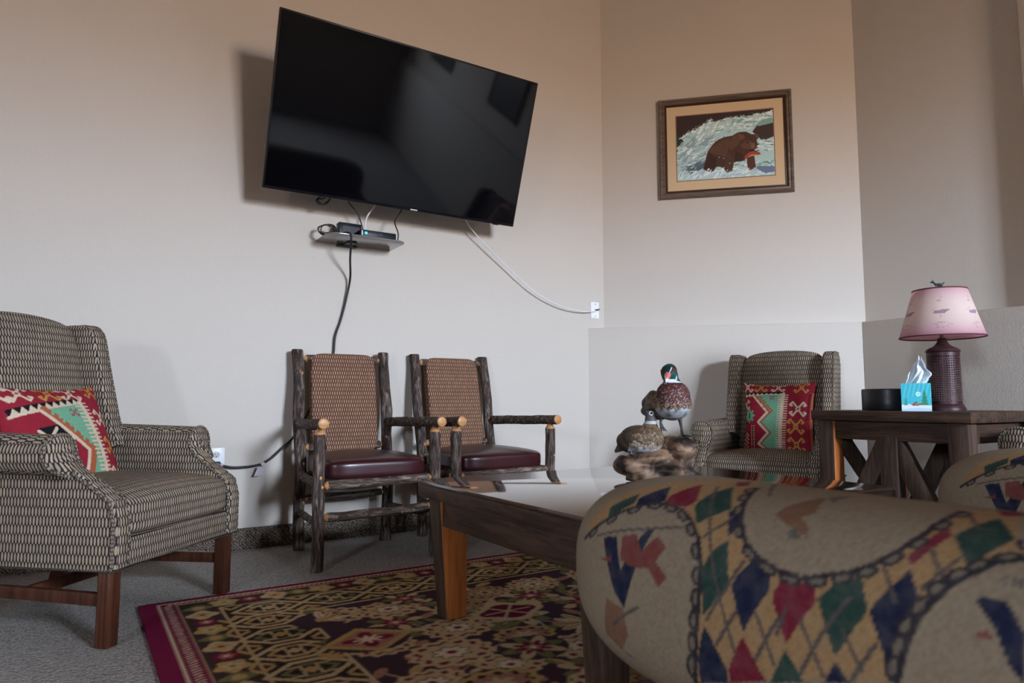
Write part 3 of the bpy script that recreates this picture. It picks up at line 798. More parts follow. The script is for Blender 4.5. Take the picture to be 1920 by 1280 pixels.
# tinted glass shelf under it
k = NM('tinted_shelf_glass', .05, .9, (.17,.165,.165)); shelf_glass = k.m
sh = thing('wall_shelf', 'smoked glass wall shelf with rounded front corners under the television', 'shelf', (1.262, WY, 1.588))
def rrect(x0, x1, y0, y1, r, nn=6):
    q = arc(x0+r, y0+r, r, PI, PI*1.5, nn)+arc(x1-r, y0+r, r, PI*1.5, PI*2, nn)
    return q+[(x1, y1), (x0, y1)]
MB().prism(rrect(-.208, .222, -.245, -.002, .06), 0, .008, 2, .002).build('glass_plate', shelf_glass, sh)
MB().box((-.04, -.016, -.007), (.11, .028, .012), .003).box((-.04, -.06, -.004), (.05, .10, .006), .002).build('bracket', blackp, sh)
zt = 1.5965
dkbox = plain('dark_teal_plastic', (.006,.011,.015), .4, .25)
st = thing('set_top_box', 'flat black set-top box with a blue light on the glass shelf', 'set-top box', (1.325, 3.47, zt))
MB().box((0, 0, .019), (.200, .13, .036), .003).build('casing', dkbox, st)
led = NM('blue_light', .4); led.b.inputs['Emission Color'].default_value = (.03,.45,1,1); led.b.inputs['Emission Strength'].default_value = 1.2; led.base((.02,.2,.5))
MB().box((-.070, -.0655, .020), (.012, .003, .012), .0008, 1).build('indicator', led.m, st)
MB().box((-.092, -.0655, .019), (.005, .003, .026), .0008, 1).build('trim_strip', silver, st)
b = MB(); b.tube([(.01+.008*math.cos(a*PI/6), -.0665, .019+.008*math.sin(a*PI/6)) for a in range(12)], .0016, 6, closed=True, cap=False); b.build('button_ring', plain('grey_ring', (.10,.12,.13), .4), st)
bx = thing('media_box', 'small upright black box standing behind the set-top box on the shelf', 'electronics box', (1.205, 3.535, zt))
MB().box((0, 0, .045), (.125, .05, .088), .004).build('casing', dkbox, bx)
MB().box((.004, -.0255, .040), (.096, .003, .062), .001, 1).build('front_panel', plain('smoky_panel', (.022,.018,.024), .25, .3), bx)

def cable(name, pts, r, m, label, cat, kk=8, group=None):
    return tag(MB().tube(spline(pts, kk), r, 8).build(name, m, None, 180), label, cat, group)
coil = []
for i in range(60):
    a = i*.55; coil.append((1.085+.045*math.cos(a)*(1-.003*i)+.006*math.sin(i), 3.52+.02*math.sin(a*.7), zt+.036+.030*math.sin(a)))
coil = [(1.05, 3.47, zt+.006)]+coil+[(1.14, 3.50, zt+.006)]
cable('coiled_cable', coil, .0022, blackp, 'tangled coil of thin black cable at the left end of the glass shelf', 'cable', 3)
pw = [(1.15, 3.505, zt+.02), (1.158, 3.42, zt+.012), (1.166, 3.385, zt-.012), (1.175, 3.41, 1.535), (1.20, 3.49, 1.485), (1.235, 3.585, 1.40), (1.223, 3.608, 1.287), (1.196, 3.613, 1.168), (1.168, 3.613, 1.079), (1.159, 3.615, .97), (1.116, 3.615, .835), (1.043, 3.615, .691), (.978, 3.615, .565), (.904, 3.61, .491), (.84, 3.605, .435), (.776, 3.60, .411), (.676, 3.60, .406), (.615, 3.605, .418)]
pc = thing('power_cord', 'black power cord running from the glass shelf down to the wall outlet', 'power cord', (.6, 3.6, .42))
def local(pts, o): return [tuple(Vector(p)-o.location) for p in pts]
MB().tube(spline(local(pw, pc), 8), .0058, 8).build('cord', blackp, pc, 180)
MB().box(tuple(Vector((.596, 3.606, .424))-pc.location), (.030, .026, .026), .006, 3).build('plug', blackp, pc)
MB().tube([tuple(Vector(q)-pc.location) for q in [(.606, 3.603, .424), (.622, 3.601, .418)]], [.009, .007], 10).build('plug_sleeve', plain('pale_sleeve', (.45,.40,.42), .4), pc)
tg = plain('paper_tag', (.62,.60,.64), .6)
m = MB(); m.prism([(.784-.6, .405-.42), (.822-.6, .404-.42), (.802-.6, .362-.42), (.765-.6, .358-.42)], -.010, -.0085, 1, 0)
m.prism([(.795-.6, .42-.42), (.812-.6, .428-.42), (.824-.6, .412-.42), (.805-.6, .405-.42)], -.007, -.0055, 1, 0)
m.build('warning_tag', tg, pc)
cable('white_cable', [(1.80, 3.44, 1.90), (1.86, 3.48, 1.87), (1.917, 3.52, 1.805), (2.01, 3.555, 1.735), (2.202, 3.575, 1.597), (2.443, 3.58, 1.435), (2.654, 3.58, 1.354), (2.832, 3.585, 1.332), (2.95, 3.605, 1.340), (2.992, 3.622, 1.352)], .0035, whitep, 'long white cable drooping from the television to the corner wall plate', 'cable')
cable('white_cable', [(1.36, 3.46, 1.86), (1.334, 3.50, 1.795), (1.299, 3.515, 1.735), (1.288, 3.52, 1.665), (1.29, 3.53, 1.637)], .0045, whitep, 'short white cable between the television and the set-top box', 'cable')
cable('black_cable', [(1.16, 3.47, 1.85), (1.192, 3.50, 1.793), (1.244, 3.51, 1.742), (1.276, 3.52, 1.668), (1.275, 3.53, 1.637)], .0032, blackp, 'short black cable left of the white one, from television to set-top box', 'cable')
cable('black_cable', [(1.50, 3.45, 1.85), (1.478, 3.47, 1.782), (1.441, 3.465, 1.717), (1.455, 3.45, 1.65), (1.452, 3.45, 1.5995)], .0035, blackp, 'short black cable dropping to the right end of the glass shelf', 'cable')
lp = [(1.10, 3.47, 1.86), (1.06, 3.50, 1.80), (1.015, 3.50, 1.782), (1.03, 3.49, 1.757), (1.065, 3.49, 1.765), (1.085, 3.49, 1.80), (1.05, 3.50, 1.806), (1.02, 3.50, 1.785), (1.045, 3.49, 1.76), (1.08, 3.48, 1.79), (1.10, 3.47, 1.84)]
cable('cable_loop', lp, .0032, blackp, 'small loop of black cable hanging from the bottom edge of the television', 'cable')
# wall plates
o = thing('wall_outlet', 'white duplex power outlet on the wall beside the left wing chair', 'outlet', (.594, WY, .4435))
MB().box((0, -.003, 0), (.076, .006, .118), .002).build('plate', whitep, o)
gr = plain('grey_slots', (.10,.10,.11), .5); dz = plain('outlet_face', (.52,.53,.55), .4)
for z in (.026, -.022):
    f = MB().prism(arc(0, z, .0165, 0, 2*PI*.97, 20), -.0085, -.003, 1, .001).build('socket', dz, o)
    MB().box((-.006, -.0088, z+.004), (.0025, .001, .010), 0).box((.006, -.0088, z+.004), (.0025, .001, .008), 0).box((0, -.0088, z-.008), (.005, .001, .005), 0).build('slot', gr, f)
o = thing('wall_plate', 'white cable wall plate in the room corner at the end of the white cable', 'wall plate', (2.986, WY, 1.354))
MB().box((0, -.003, 0), (.072, .006, .112), .002).build('plate', plain('bright_white_plastic', (.86,.87,.88), .35), o)
for z in (.041, -.043): MB().lathe([(.0035, 0), (.003, .002)], 10).build('screw', gr, o).matrix_local = Matrix.Translation((.004, -.006, z)) @ Matrix.Rotation(PI/2, 4, 'X')
MB().tube([(0, -.006, .0), (.012, -.022, .002), (.03, -.02, .006)], [.005, .006, .004], 8).build('connector', gr, o)

# ------------------------------------------------------------------ framed picture on the diagonal wall
fr_o = wood('grey_brown_frame', (.075,.050,.035), (.19,.14,.105), 0, .45, .4, 1, .15)
fr_i = plain('dark_red_brown_fillet', (.050,.018,.010), .4)
matb = plain('tan_mat_board', (.68,.51,.32), .8, .1)
PW, PH = .872, .705
pic = thing('framed_picture', 'framed picture of a brown bear with a fish in white rapids', 'picture', (3.6395, 3.0185, 2.468), -PI/4)
pic.location = Vector((3.6385, 3.0205, 2.468)) + Vector((d_up-6.659, d_up-6.659, 0))*.5
def frame(parent, w, h, wd, y0, y1, name, m, inner=False):
    b = MB(); x, z = w/2, h/2
    prof = [(0, 0), (0, y1*.55), (wd*.18, y1), (wd*.45, y1*.93), (wd*.55, y1*.72), (wd*.85, y1*.80), (wd, y1*.5), (wd, 0)]
    V = []; n = len(prof)
    for sx_, sz_ in ((-1,-1), (1,-1), (1,1), (-1,1)):
        for (d, t) in prof: V.append((sx_*(x-d), -(y0+t), sz_*(z-d)))
    F = [((i*n+k), (i*n+k+1), ((i+1) % 4)*n+k+1, ((i+1) % 4)*n+k) for i in range(4) for k in range(n-1)]
    b.add(V, F); return b.build(name, m, parent, 25)
frame(pic, PW, PH, .040, .004, .030, 'frame', fr_o); frame(pic, PW-.076, PH-.076, .016, .004, .018, 'fillet', fr_i)
MB().box((0, -.008, 0), (PW-.08, .006, PH-.08), 0).build('mat_board', matb, pic)
# the painting: quad in the picture plane, traced shapes
Q = [(340,362), (1240,305), (1268,930), (352,975)]
def invq(px, py):
    u, v = .5, .5
    for _ in range(12):
        def f(u, v):
            t = [(1-u)*Q[0][i]+u*Q[1][i] for i in (0,1)]; bt = [(1-u)*Q[3][i]+u*Q[2][i] for i in (0,1)]
            return [(1-v)*t[i]+v*bt[i] for i in (0,1)]
        p0 = f(u, v); pu = f(u+1e-4, v); pv = f(u, v+1e-4)
        a, b_, c_, d_ = (pu[0]-p0[0])/1e-4, (pv[0]-p0[0])/1e-4, (pu[1]-p0[1])/1e-4, (pv[1]-p0[1])/1e-4
        ex, ey = px-p0[0], py-p0[1]; D = a*d_-b_*c_
        u += (ex*d_-b_*ey)/D; v += (a*ey-c_*ex)/D
    return u*150, (1-v)*100
cv = Canvas(150, 100, 3, (.05,.028,.026))
def pp(pts, c): cv.poly([invq(*p) for p in pts], c)
ICE, WHT, TEAL, DGR, SLATE = (.48,.70,.69), (.84,.95,.96), (.25,.46,.44), (.025,.05,.04), (.10,.15,.19)
BR, BR2, BR3 = (.075,.034,.022), (.12,.058,.036), (.045,.020,.015)
pp([(340,550),(460,520),(520,560),(420,680),(345,690)], DGR)
pp([(352,975),(345,700),(400,660),(420,560),(520,500),(560,470),(640,420),(760,420),(900,395),(1240,335),(1268,930)], ICE)
def splash(xr, yfn, n, cols, r0, r1, seed):
    rs = random.Random(seed)
    for _ in range(n):
        x = rs.uniform(*xr); y0, y1 = yfn(x); y = rs.uniform(y0, y1); u, v = invq(x, y); r = rs.uniform(r0, r1)
        cv.disc(u, v, r*rs.uniform(1.3, 3.6), r*rs.uniform(.35,.9), rs.choice(cols), 5, .3, rs.random()*6, (.55 if x < 900 else .1)+rs.uniform(-.5,.5))
edge = lambda x: 560-(x-400)*.55 if x < 640 else 425-(x-640)*.145
splash((400,1235), lambda x: (edge(x)-8, edge(x)+110), 420, [WHT, WHT, ICE, (.5,.68,.66), TEAL], .6, 2.6, 1)
splash((350,700), lambda x: (max(edge(x)+60, 560), 900), 300, [ICE, WHT, (.42,.60,.62), (.30,.46,.46), (.30,.42,.50)], .8, 3.2, 2)
splash((355,1262), lambda x: (885-(x-355)*.02, 960-(x-355)*.03), 150, [WHT, (.55,.72,.86), (.40,.55,.72), WHT], .6, 2.0, 3)
pp([(430,880),(480,820),(600,790),(640,830),(560,880)], SLATE)
splash((430,640), lambda x: (800, 900), 40, [SLATE, ICE, (.2,.3,.36)], .6, 1.8, 9)
pp([(1055,520),(1100,460),(1245,420),(1252,570),(1150,610),(1100,560)], (.06,.036,.03))
pp([(1090,450),(1140,410),(1240,390),(1245,440),(1110,470)], TEAL)
splash((1100,1245), lambda x: (600, 700), 60, [WHT, ICE, DGR, WHT], .6, 1.8, 4)
splash((900,1255), lambda x: (790, 870), 60, [ICE, WHT, TEAL, (.16,.30,.28)], .6, 1.9, 5)
pp([(1095,870),(1100,845),(1262,850),(1266,900),(1180,915)], (.16,.22,.34))
bear = [(600,870),(605,830),(640,700),(690,630),(740,590),(800,565),(870,555),(900,535),(940,520),(1000,520),(1050,545),(1090,545),(1112,548),(1116,580),(1095,600),(1108,640),(1095,680),(1060,700),(1020,740),(990,790),(960,800),(890,805),(880,850),(875,895),(820,900),(790,860),(750,845),(720,850),(690,900),(640,885)]
pp(bear, BR)
pp([(640,700),(700,640),(800,580),(860,570),(830,700),(820,760),(700,720)], BR2); pp([(870,560),(940,525),(960,560),(930,640),(850,700),(840,640)], BR2)
pp([(610,860),(660,720),(720,760),(720,840),(650,880)], BR3); pp([(820,700),(870,740),(885,800),(870,890),(820,890),(805,800)], (.085,.045,.022)); pp([(900,700),(980,740),(960,795),(895,800)], BR3)
pp([(1005,760),(1075,740),(1095,870),(1060,885),(1020,885),(1010,820)], (.10,.035,.025))
pp([(935,545),(975,545),(990,575),(960,600),(935,580)], (.16,.075,.05)); pp([(1070,545),(1112,548),(1112,585),(1090,580)], (.15,.07,.045))
pp([(950,640),(1000,600),(1080,620),(1090,670),(1050,690),(1010,680),(960,670)], (.13,.06,.038)); pp([(1040,630),(1075,630),(1080,670),(1050,680)], (.20,.105,.075))
pp([(1000,615),(1025,612),(1020,628),(1003,630)], BR3); pp([(1060,612),(1080,612),(1078,626)], BR3); pp([(1020,690),(1070,690),(1090,702),(1060,712)], (.02,.01,.01))
rs = random.Random(12)
for _ in range(520):
    x, y = rs.uniform(600, 1115), rs.uniform(520, 900); u, v = invq(x, y); i_, j_ = int(u*3), int(v*3)
    if 0 <= i_ < cv.nx and 0 <= j_ < cv.ny:
        q = cv.a[j_, i_]
        if q[0] > q[2]*1.4 and q[0] < .25: cv.disc(u, v, rs.uniform(.7, 1.8), rs.uniform(.25, .5), tuple(np.array(q)*rs.uniform(.65, 1.4)), rot=rs.uniform(-1.9, -.7))
pp([(985,785),(990,750),(1020,720),(1060,705),(1120,712),(1140,735),(1100,740),(1050,740),(1010,770)], (.42,.06,.035)); pp([(1010,765),(1050,738),(1130,738),(1110,748),(1060,748)], (.55,.40,.16))
splash((620,1100), lambda x: (865, 910), 50, [WHT, (.5,.66,.8), WHT], .5, 1.4, 6)
for p_ in [(750,757),(790,768),(850,815)]: cv.disc(*invq(*p_), .7, .5, WHT)
splash((400,700), lambda x: (edge(x)-30, edge(x)+10), 60, [WHT, ICE], .2, .6, 7)
gx, gy = np.meshgrid(np.linspace(0, 1, 300), np.linspace(0, 1, 200))
b = MB(); pw_, ph_ = .634, .458
b.V = np.stack([(gx.ravel()-.5)*pw_, np.full(gx.size, -.0118), (gy.ravel()-.5)*ph_], 1).tolist()
ii = (np.arange(199)[:, None]*300+np.arange(299)[None]).ravel(); b.F = np.stack([ii, ii+1, ii+301, ii+300], 1).tolist(); b.MI = [0]*len(b.F)
b.build('painting', attr_mat('painted_print', .5, .3), pic, 180, None, cv.sample(gx.ravel()*150, gy.ravel()*100), fix=False)
frame(pic, pw_+.012, ph_+.012, .007, .009, .004, 'mat_bevel', plain('cut_mat_edge', (.30,.20,.13), .7))

# ------------------------------------------------------------------ coffee table (reclaimed planks, lacquered top)
TX0, TX1, TY0, TY1, TZ = 1.012, 2.21, 1.20, 2.20, .46
barn = wood('weathered_plank', (.018,.010,.007), (.080,.046,.030), 0, .5, .2, 1, .3, wear=(.10,.042,.018))
barny = wood('weathered_plank_cross', (.018,.010,.007), (.080,.046,.030), 1, .5, .2, 1, .3, wear=(.10,.042,.018))
barnz = wood('weathered_plank_upright', (.020,.012,.008), (.090,.055,.038), 2, .55, .2, 1, .3)
orangew = wood('orange_plank', (.26,.065,.014), (.48,.155,.036), 2, .4, .4, 1, .15)  # orange tone, only for the -Y faces of the +Y side legs
topw = wood('lacquered_dark_top', (.030,.014,.009), (.070,.034,.020), 0, .09, .5, .8, 0, coat=1.0)
ct = thing('coffee_table', 'low dark reclaimed-wood coffee table with a glossy top, ducks standing on it', 'coffee table', ((TX0+TX1)/2, (TY0+TY1)/2, .0135))
TZ -= .0135
cw, cl = TX1-TX0, TY1-TY0
MB().box((0, 0, TZ-.006), (cw, cl, .012), .0025).build('tabletop', topw, ct)
zz = TZ-.034
for sg in (-1, 1): MB().box((0, sg*(cl/2-.035), zz), (cw-.004, .07, .044), .004).build('top_edge', barn, ct)
for sg in (-1, 1): MB().box((sg*(cw/2-.035), 0, zz), (.07, cl-.006, .044), .004).build('top_edge', barny, ct)
for sg in (-1, 1):
    MB().box((sg*(cw/2-.045), 0, .358), (.03, cl-.14, .108), .004).build('apron', barny, ct)
    MB().box((0, sg*(cl/2-.075), .358), (cw-.14, .03, .108), .004).build('apron', barn, ct)
    for s2 in (-1, 1):
        # leg: two planks, outer faces tapering inwards to the foot
        cx, cy = sg*(cw/2-.071), s2*(cl/2-.095)
        def tp(p, sg=sg, s2=s2):
            k = max(0, -p.z/.2)*.030
            return Vector((p.x-(sg*k if p.x*sg > 0 else 0), p.y-(s2*k*.4 if p.y*s2 > 0 else 0), p.z))
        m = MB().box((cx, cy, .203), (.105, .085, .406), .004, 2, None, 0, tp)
        lf = m.build('leg', [barnz, orangew], ct)
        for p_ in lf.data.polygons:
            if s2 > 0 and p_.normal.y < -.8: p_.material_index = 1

# ------------------------------------------------------------------ side table with X braces
SX0, SX1, SY0, SY1, SZ = 2.90, 3.55, 1.275, 1.955, .688
sd = thing('side_table', 'dark reclaimed-wood side table with diagonal braces, lamp on top', 'side table', ((SX0+SX1)/2, (SY0+SY1)/2, 0))
sw, sl = SX1-SX0, SY1-SY0
b = MB()
for i in range(4): b.box((-sw/2+sw/8+i*sw/4, 0, SZ-.022), (sw/4-.001, sl, .044), .004)
tp_ = b.build('tabletop', barny, sd)
for sx_ in (-1, 1):
    for sy_ in (-1, 1):
        m = MB().box((sx_*(sw/2-.055), sy_*(sl/2-.060), .322), (.072, .078, .644), .004); lf = m.build('leg', [barnz, orangew], sd)
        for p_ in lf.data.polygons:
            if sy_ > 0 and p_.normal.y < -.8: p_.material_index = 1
    MB().box((sx_*(sw/2-.045), 0, .602), (.03, sl-.20, .082), .004).build('apron', barny, sd)
    MB().box((0, sx_*(sl/2-.05), .602), (sw-.18, .03, .082), .004).build('apron', barn, sd)
    m = MB().box((sx_*(sw/2-.055), 0, .30), (.06, .075, .56), .004); m.build('centre_post', barnz, sd)
    for sy_ in (-1, 1):
        MB().bar((sx_*(sw/2-.055), sy_*.02, .55), (sx_*(sw/2-.055), sy_*(sl/2-.085), .08), .045, .075, .004, (0, sy_*.8, .6)).build('brace', barnz, sd)
for sy_ in (-1, 1):
    MB().bar((-sw/2+.09, sy_*(sl/2-.06), .10), (sw/2-.09, sy_*(sl/2-.06), .55), .04, .07, .004, (-.6, 0, .8)).build('brace', barnz, sd)
    MB().bar((sw/2-.09, sy_*(sl/2-.10), .10), (-sw/2+.09, sy_*(sl/2-.10), .55), .035, .07, .004, (.6, 0, .8)).build('brace', barnz, sd)

# ------------------------------------------------------------------ lamp
TZ += .0135
lx, ly = 3.27, 1.538
lamp = thing('table_lamp', 'table lamp with pink tapered shade and perforated maroon metal base', 'lamp', (lx, ly, SZ))
mar = plain('maroon_metal', (.040,.014,.016), .45, .4); mar.node_tree.nodes['Principled BSDF'].inputs['Metallic'].default_value = .3
MB().lathe([(.0, 0), (.077, 0), (.078, .010), (.073, .018), (.070, .026), (.065, .030)], 48).build('foot', mar, lamp)
k = NM('perforated_maroon_metal', .45, .4, (.040,.014,.016)); k.b.inputs['Metallic'].default_value = .3
co = k.n('TexCoord').outputs['Object']; s = k.n('SeparateXYZ'); k.t.links.new(co, s.inputs[0])
ang = k.math('ARCTAN2', s.outputs[1], s.outputs[0]); fu = k.math('SUBTRACT', k.math('FRACT', k.math('MULTIPLY', ang, 44/(2*PI))), .5)
fv = k.math('SUBTRACT', k.math('FRACT', k.math('MULTIPLY', s.outputs[2], 98.0)), .5)
inr = k.math('LESS_THAN', k.math('MAXIMUM', k.math('ABSOLUTE', fu), k.math('ABSOLUTE', fv)), .25)
zr = k.math('MULTIPLY', k.math('GREATER_THAN', s.outputs[2], .045), k.math('LESS_THAN', s.outputs[2], .245))
k.set(k.b.inputs['Alpha'], k.math('SUBTRACT', 1.0, k.math('MULTIPLY', inr, zr)))
MB().lathe([(.065, .028), (.065, .262)], 96, cap=False).build('perforated_column', k.m, lamp, 180)
MB().lathe([(.065, .258), (.069, .264), (.067, .270), (.054, .279), (.040, .285), (.029, .294), (.021, .306), (.017, .318), (.019, .323), (.0, .324)], 48).build('column_top', mar, lamp)
brass = plain('aged_brass', (.22,.15,.07), .35, .5, 1)
MB().lathe([(.009, .320), (.009, .37), (.015, .375), (.015, .41), (.0, .42)], 16).build('socket_stem', brass, lamp)
# shade
SH0, SH1, R0, R1 = .328, .540, .168, .107
shade = NM('pink_paper_shade', .8, .1)
co = shade.n('TexCoord').outputs['Object']; s = shade.n('SeparateXYZ'); shade.t.links.new(co, s.inputs[0])
tz = shade.math('DIVIDE', shade.math('SUBTRACT', s.outputs[2], SH0), SH1-SH0)
edge_f = shade.math('POWER', shade.math('ABSOLUTE', shade.math('MULTIPLY', shade.math('SUBTRACT', tz, .52), 2.0)), 2.4)
nz = shade.noise(co, 9, 3)
ff = shade.math('MINIMUM', shade.math('ADD', shade.math('MULTIPLY', edge_f, .85), shade.math('MULTIPLY', nz, .30)), 1.0)
cs = shade.mix(ff, (.86,.72,.62), (.60,.29,.36))
pa = shade.n('Attribute', attribute_name='paint'); cs = shade.mix(1.0, cs, pa.outputs['Color'], 'MULTIPLY')
shade.base(cs)
trn = shade.n('BsdfTranslucent'); shade.set(trn.inputs[0], cs); mx = shade.n('MixShader'); mx.inputs[0].default_value = .40
shade.t.links.new(shade.b.outputs[0], mx.inputs[1]); shade.t.links.new(trn.outputs[0], mx.inputs[2]); shade.t.links.new(mx.outputs[0], shade.t.nodes['Material Output'].inputs[0])
fa = math.atan2(-ly, -lx)
ink = Canvas(628, 252, 2, (1,1,1)); IK = (.30,.22,.36)                     # angle*100 from the front, height in mm
for da in (314, 314+105, 314-105, 314+209, 314-209):
    ink.poly([(da-20,117),(da-17,127),(da+5,131),(da+24,131),(da+14,117),(da+6,110),(da-16,111)], (.52,.42,.56)); ink.line([(da-18,112),(da+8,111),(da+24,131)], 2.5, IK)
    for q in ([(-26,129),(-17,135)], [(-20,139),(-13,142)], [(0,103),(1,92)], [(-3,175),(0,208)], [(-10,180),(9,182)], [(-6,195),(6,197)], [(-22,52),(-10,62),(8,64),(24,56),(28,44)], [(-18,40),(0,36),(16,42)], [(-12,50),(4,54)]):
        ink.line([(da+a_, z_) for a_, z_ in q], 1.6, (.66,.52,.62))
m = MB(); nA, nZ = 240, 60; V = []; cc = []
for j in range(nZ+1):
    for i in range(nA):
        a = 2*PI*i/nA; r = R0+(R1-R0)*j/nZ
        V.append((r*math.cos(fa+PI+a), r*math.sin(fa+PI+a), SH0+(SH1-SH0)*j/nZ)); cc.append((a*100, 252*j/nZ))
m.add(V, [(j*nA+i, j*nA+(i+1) % nA, (j+1)*nA+(i+1) % nA, (j+1)*nA+i) for j in range(nZ) for i in range(nA)])
cc = np.array(cc); sm = m.build('lamp_shade', shade.m, lamp, 180, None, ink.sample(cc[:,0], cc[:,1]))
rimm = plain('dark_shade_trim', (.10,.030,.035), .6)
for r, z in ((R0, SH0), (R1, SH1)): MB().tube([(r*math.cos(a*PI/36), r*math.sin(a*PI/36), z) for a in range(72)], .0032, 6, closed=True, cap=False).build('shade_trim', rimm, sm)
m = MB()
for a in range(3): m.tube([(0, 0, SH1-.012), (R1*math.cos(a*2.1+.3), R1*math.sin(a*2.1+.3), SH1-.002)], .0018, 6)
m.tube([(0,0,.415), (0,0,SH1+.004)], .0022, 6); m.build('shade_support', brass, sm)
MB().soft((0,0,.455), (.055,.055,.10), 2.2, 8).build('bulb', plain('frosted_bulb', (.7,.7,.68), .3), lamp)
# deer finial
dg_ = plain('dark_green_bronze', (.012,.022,.018), .4, .5)
V, F = blend([ell((.0,0,.020), (.017,.0065,.0075)), rod([(-.012,0,.022), (-.022,0,.032)], [.005,.0035]), ell((-.026,0,.034), (.008,.004,.004)), rod([(.016,0,.022), (.021,0,.032)], [.003,.002])]
    + [rod([(x,y,.018), (x+.001,y,.0)], [.0032,.0024]) for x in (-.011, .012) for y in (-.003, .003)]
    + [rod([(-.022,y,.036), (-.024,y*2,.042), (-.020,y*3,.046)], [.0016,.0012,.001]) for y in (-.003,.003)] + [ell((0,0,-.001), (.018,.006,.0025))], .0012, 2)
fin = MB().add(V, F).build('finial', dg_, lamp, 180); fin.location = (0, 0, SH1+.006); fin.rotation_euler = (0, 0, -PI/2+.57)

# ------------------------------------------------------------------ black canister, tissue box
can = thing('round_canister', 'low round black canister beside the tissue box on the side table', 'canister', (3.14, 1.722, SZ))
k = NM('black_ribbed_leather', .35, .5, (.011,.011,.014)); wv = k.n('TexWave'); wv.bands_direction = 'Z'; k.t.links.new(k.coord('Object'), wv.inputs[0]); wv.inputs['Scale'].default_value = 120; k.bump(wv.outputs[1], .15, .002)
MB().lathe([(.0, .0), (.106, 0), (.108, .003), (.108, .092), (.106, .096), (.100, .096), (.098, .090), (.098, .012), (0, .012)], 64).build('body', k.m, can)
MB().tube([(.103*math.cos(a*PI/40), .103*math.sin(a*PI/40), .0965) for a in range(80)], .0022, 6, closed=True, cap=False).build('rim', plain('dull_silver_rim', (.28,.28,.29), .3, .5, .8), can)
tb = thing('tissue_box', 'turquoise winter-scene tissue box with a white tissue, in front of the lamp', 'tissue box', (3.05, 1.552, SZ), -math.radians(62))
cvb = Canvas(110, 118, 4, (.03,.42,.50))
rs = random.Random(5)
for i in range(16): x = i*8; cvb.line([(x, 60), (x+14, 118)], 2.4, (.10,.55,.62) if i % 2 else (.02,.33,.43))
cvb.poly([(0,0),(110,0),(110,24),(85,30),(50,22),(20,32),(0,26)], (.62,.70,.80)); cvb.poly([(0,0),(110,0),(110,10),(60,14),(0,8)], (.42,.55,.70))
for k_ in range(4): y = 26+k_*14; w_ = 17-k_*3.4; cvb.poly([(84-w_, y), (84, y+22), (84+w_, y)], (.015,.20,.10))
for k_ in range(3): y = 26+k_*9; w_ = 9-k_*2.4; cvb.poly([(16-w_, y), (16, y+14), (16+w_, y)], (.03,.25,.13))
cvb.disc(62, 72, 9, 9, (.62,.80,.88)); cvb.disc(62, 72, 5, 5, (.25,.55,.66))
for (x, y, c_) in ((44,27,(.16,.07,.03)), (58,26,(.30,.10,.05)), (68,29,(.20,.09,.05)), (50,34,(.20,.09,.04))): cvb.disc(x, y, 7, 4, c_); cvb.disc(x+6, y+4, 2.6, 2.6, c_)
m = MB(); cols = []
def face_grid(o, ux, uz, nu, nv, cf):
    V = []; 
    for j in range(nv+1):
        for i in range(nu+1):
            V.append(Vector(o)+Vector(ux)*i/nu+Vector(uz)*j/nv); cols.append(cf(i/nu, j/nv))
    m.add(V, [(j*(nu+1)+i, j*(nu+1)+i+1, (j+1)*(nu+1)+i+1, (j+1)*(nu+1)+i) for j in range(nv) for i in range(nu)])
hb, zb = .055, .118
front = lambda u, v: tuple(cvb.sample(np.array(u*109), np.array(v*117)))
for k_ in range(4):
    a = k_*PI/2; c_, s_ = math.cos(a), math.sin(a)
    r2 = lambda x, y: (x*c_-y*s_, x*s_+y*c_)
    o0 = r2(-hb, -hb); ux = r2(2*hb, 0); face_grid((*o0, 0), (*ux, 0), (0,0,zb), 44, 44, front)
face_grid((-hb,-hb,zb), (2*hb,0,0), (0,2*hb,0), 12, 12, lambda u, v: (.10,.30,.34) if (u-.5)**2/.09+(v-.5)**2/.03 < 1 else (.05,.45,.52))
face_grid((-hb,-hb,0), (2*hb,0,0), (0,2*hb,0), 2, 2, lambda u, v: (.5,.5,.5))
m.build('box', attr_mat('printed_card', .4, .3), tb, 30, None, np.array(cols), fix=False)
# tissue: crumpled standing sheet
V = []; F = []; nu, nv = 40, 30
def outline(pts, t):
    for (t0, x0), (t1, x1) in zip(pts[:-1], pts[1:]):
        if t <= t1: s_ = (t-t0)/(t1-t0); s_ = s_*s_*(3-2*s_); return x0+(x1-x0)*s_
    return pts[-1][1]
LFT = [(0, -.036), (.3, -.026), (.65, -.010), (1, .010)]; RGT = [(0, .036), (.25, .050), (.45, .062), (.7, .040), (1, .026)]
for j in range(nv+1):
    t = j/nv
    for i in range(nu+1):
        s_ = i/nu; x = outline(LFT, t)*(1-s_)+outline(RGT, t)*s_
        y = .016*math.sin(s_*9.5+t*1.2)*(.5+.8*t)+.010*math.sin(s_*21-t*4)*(1-.4*t)-.012*math.sin(PI*t)
        z = zb-.006+.116*t*(1-.05*math.sin(s_*9)) - .030*max(0, s_-.75)*4*t*(1-t) + .006*math.sin(s_*14)*t*t
        V.append((x, y*(1 if t > .05 else .4), z))
for j in range(nv):
    for i in range(nu): a = j*(nu+1)+i; F.append((a, a+1, a+nu+2, a+nu+1))
tm = NM('tissue_paper', .8, .1, (.72,.76,.80)); ts = MB().add(V, F).build('tissue', tm.m, tb, 180, fix=False)
sm_ = ts.modifiers.new('thickness', 'SOLIDIFY'); sm_.thickness = .0012

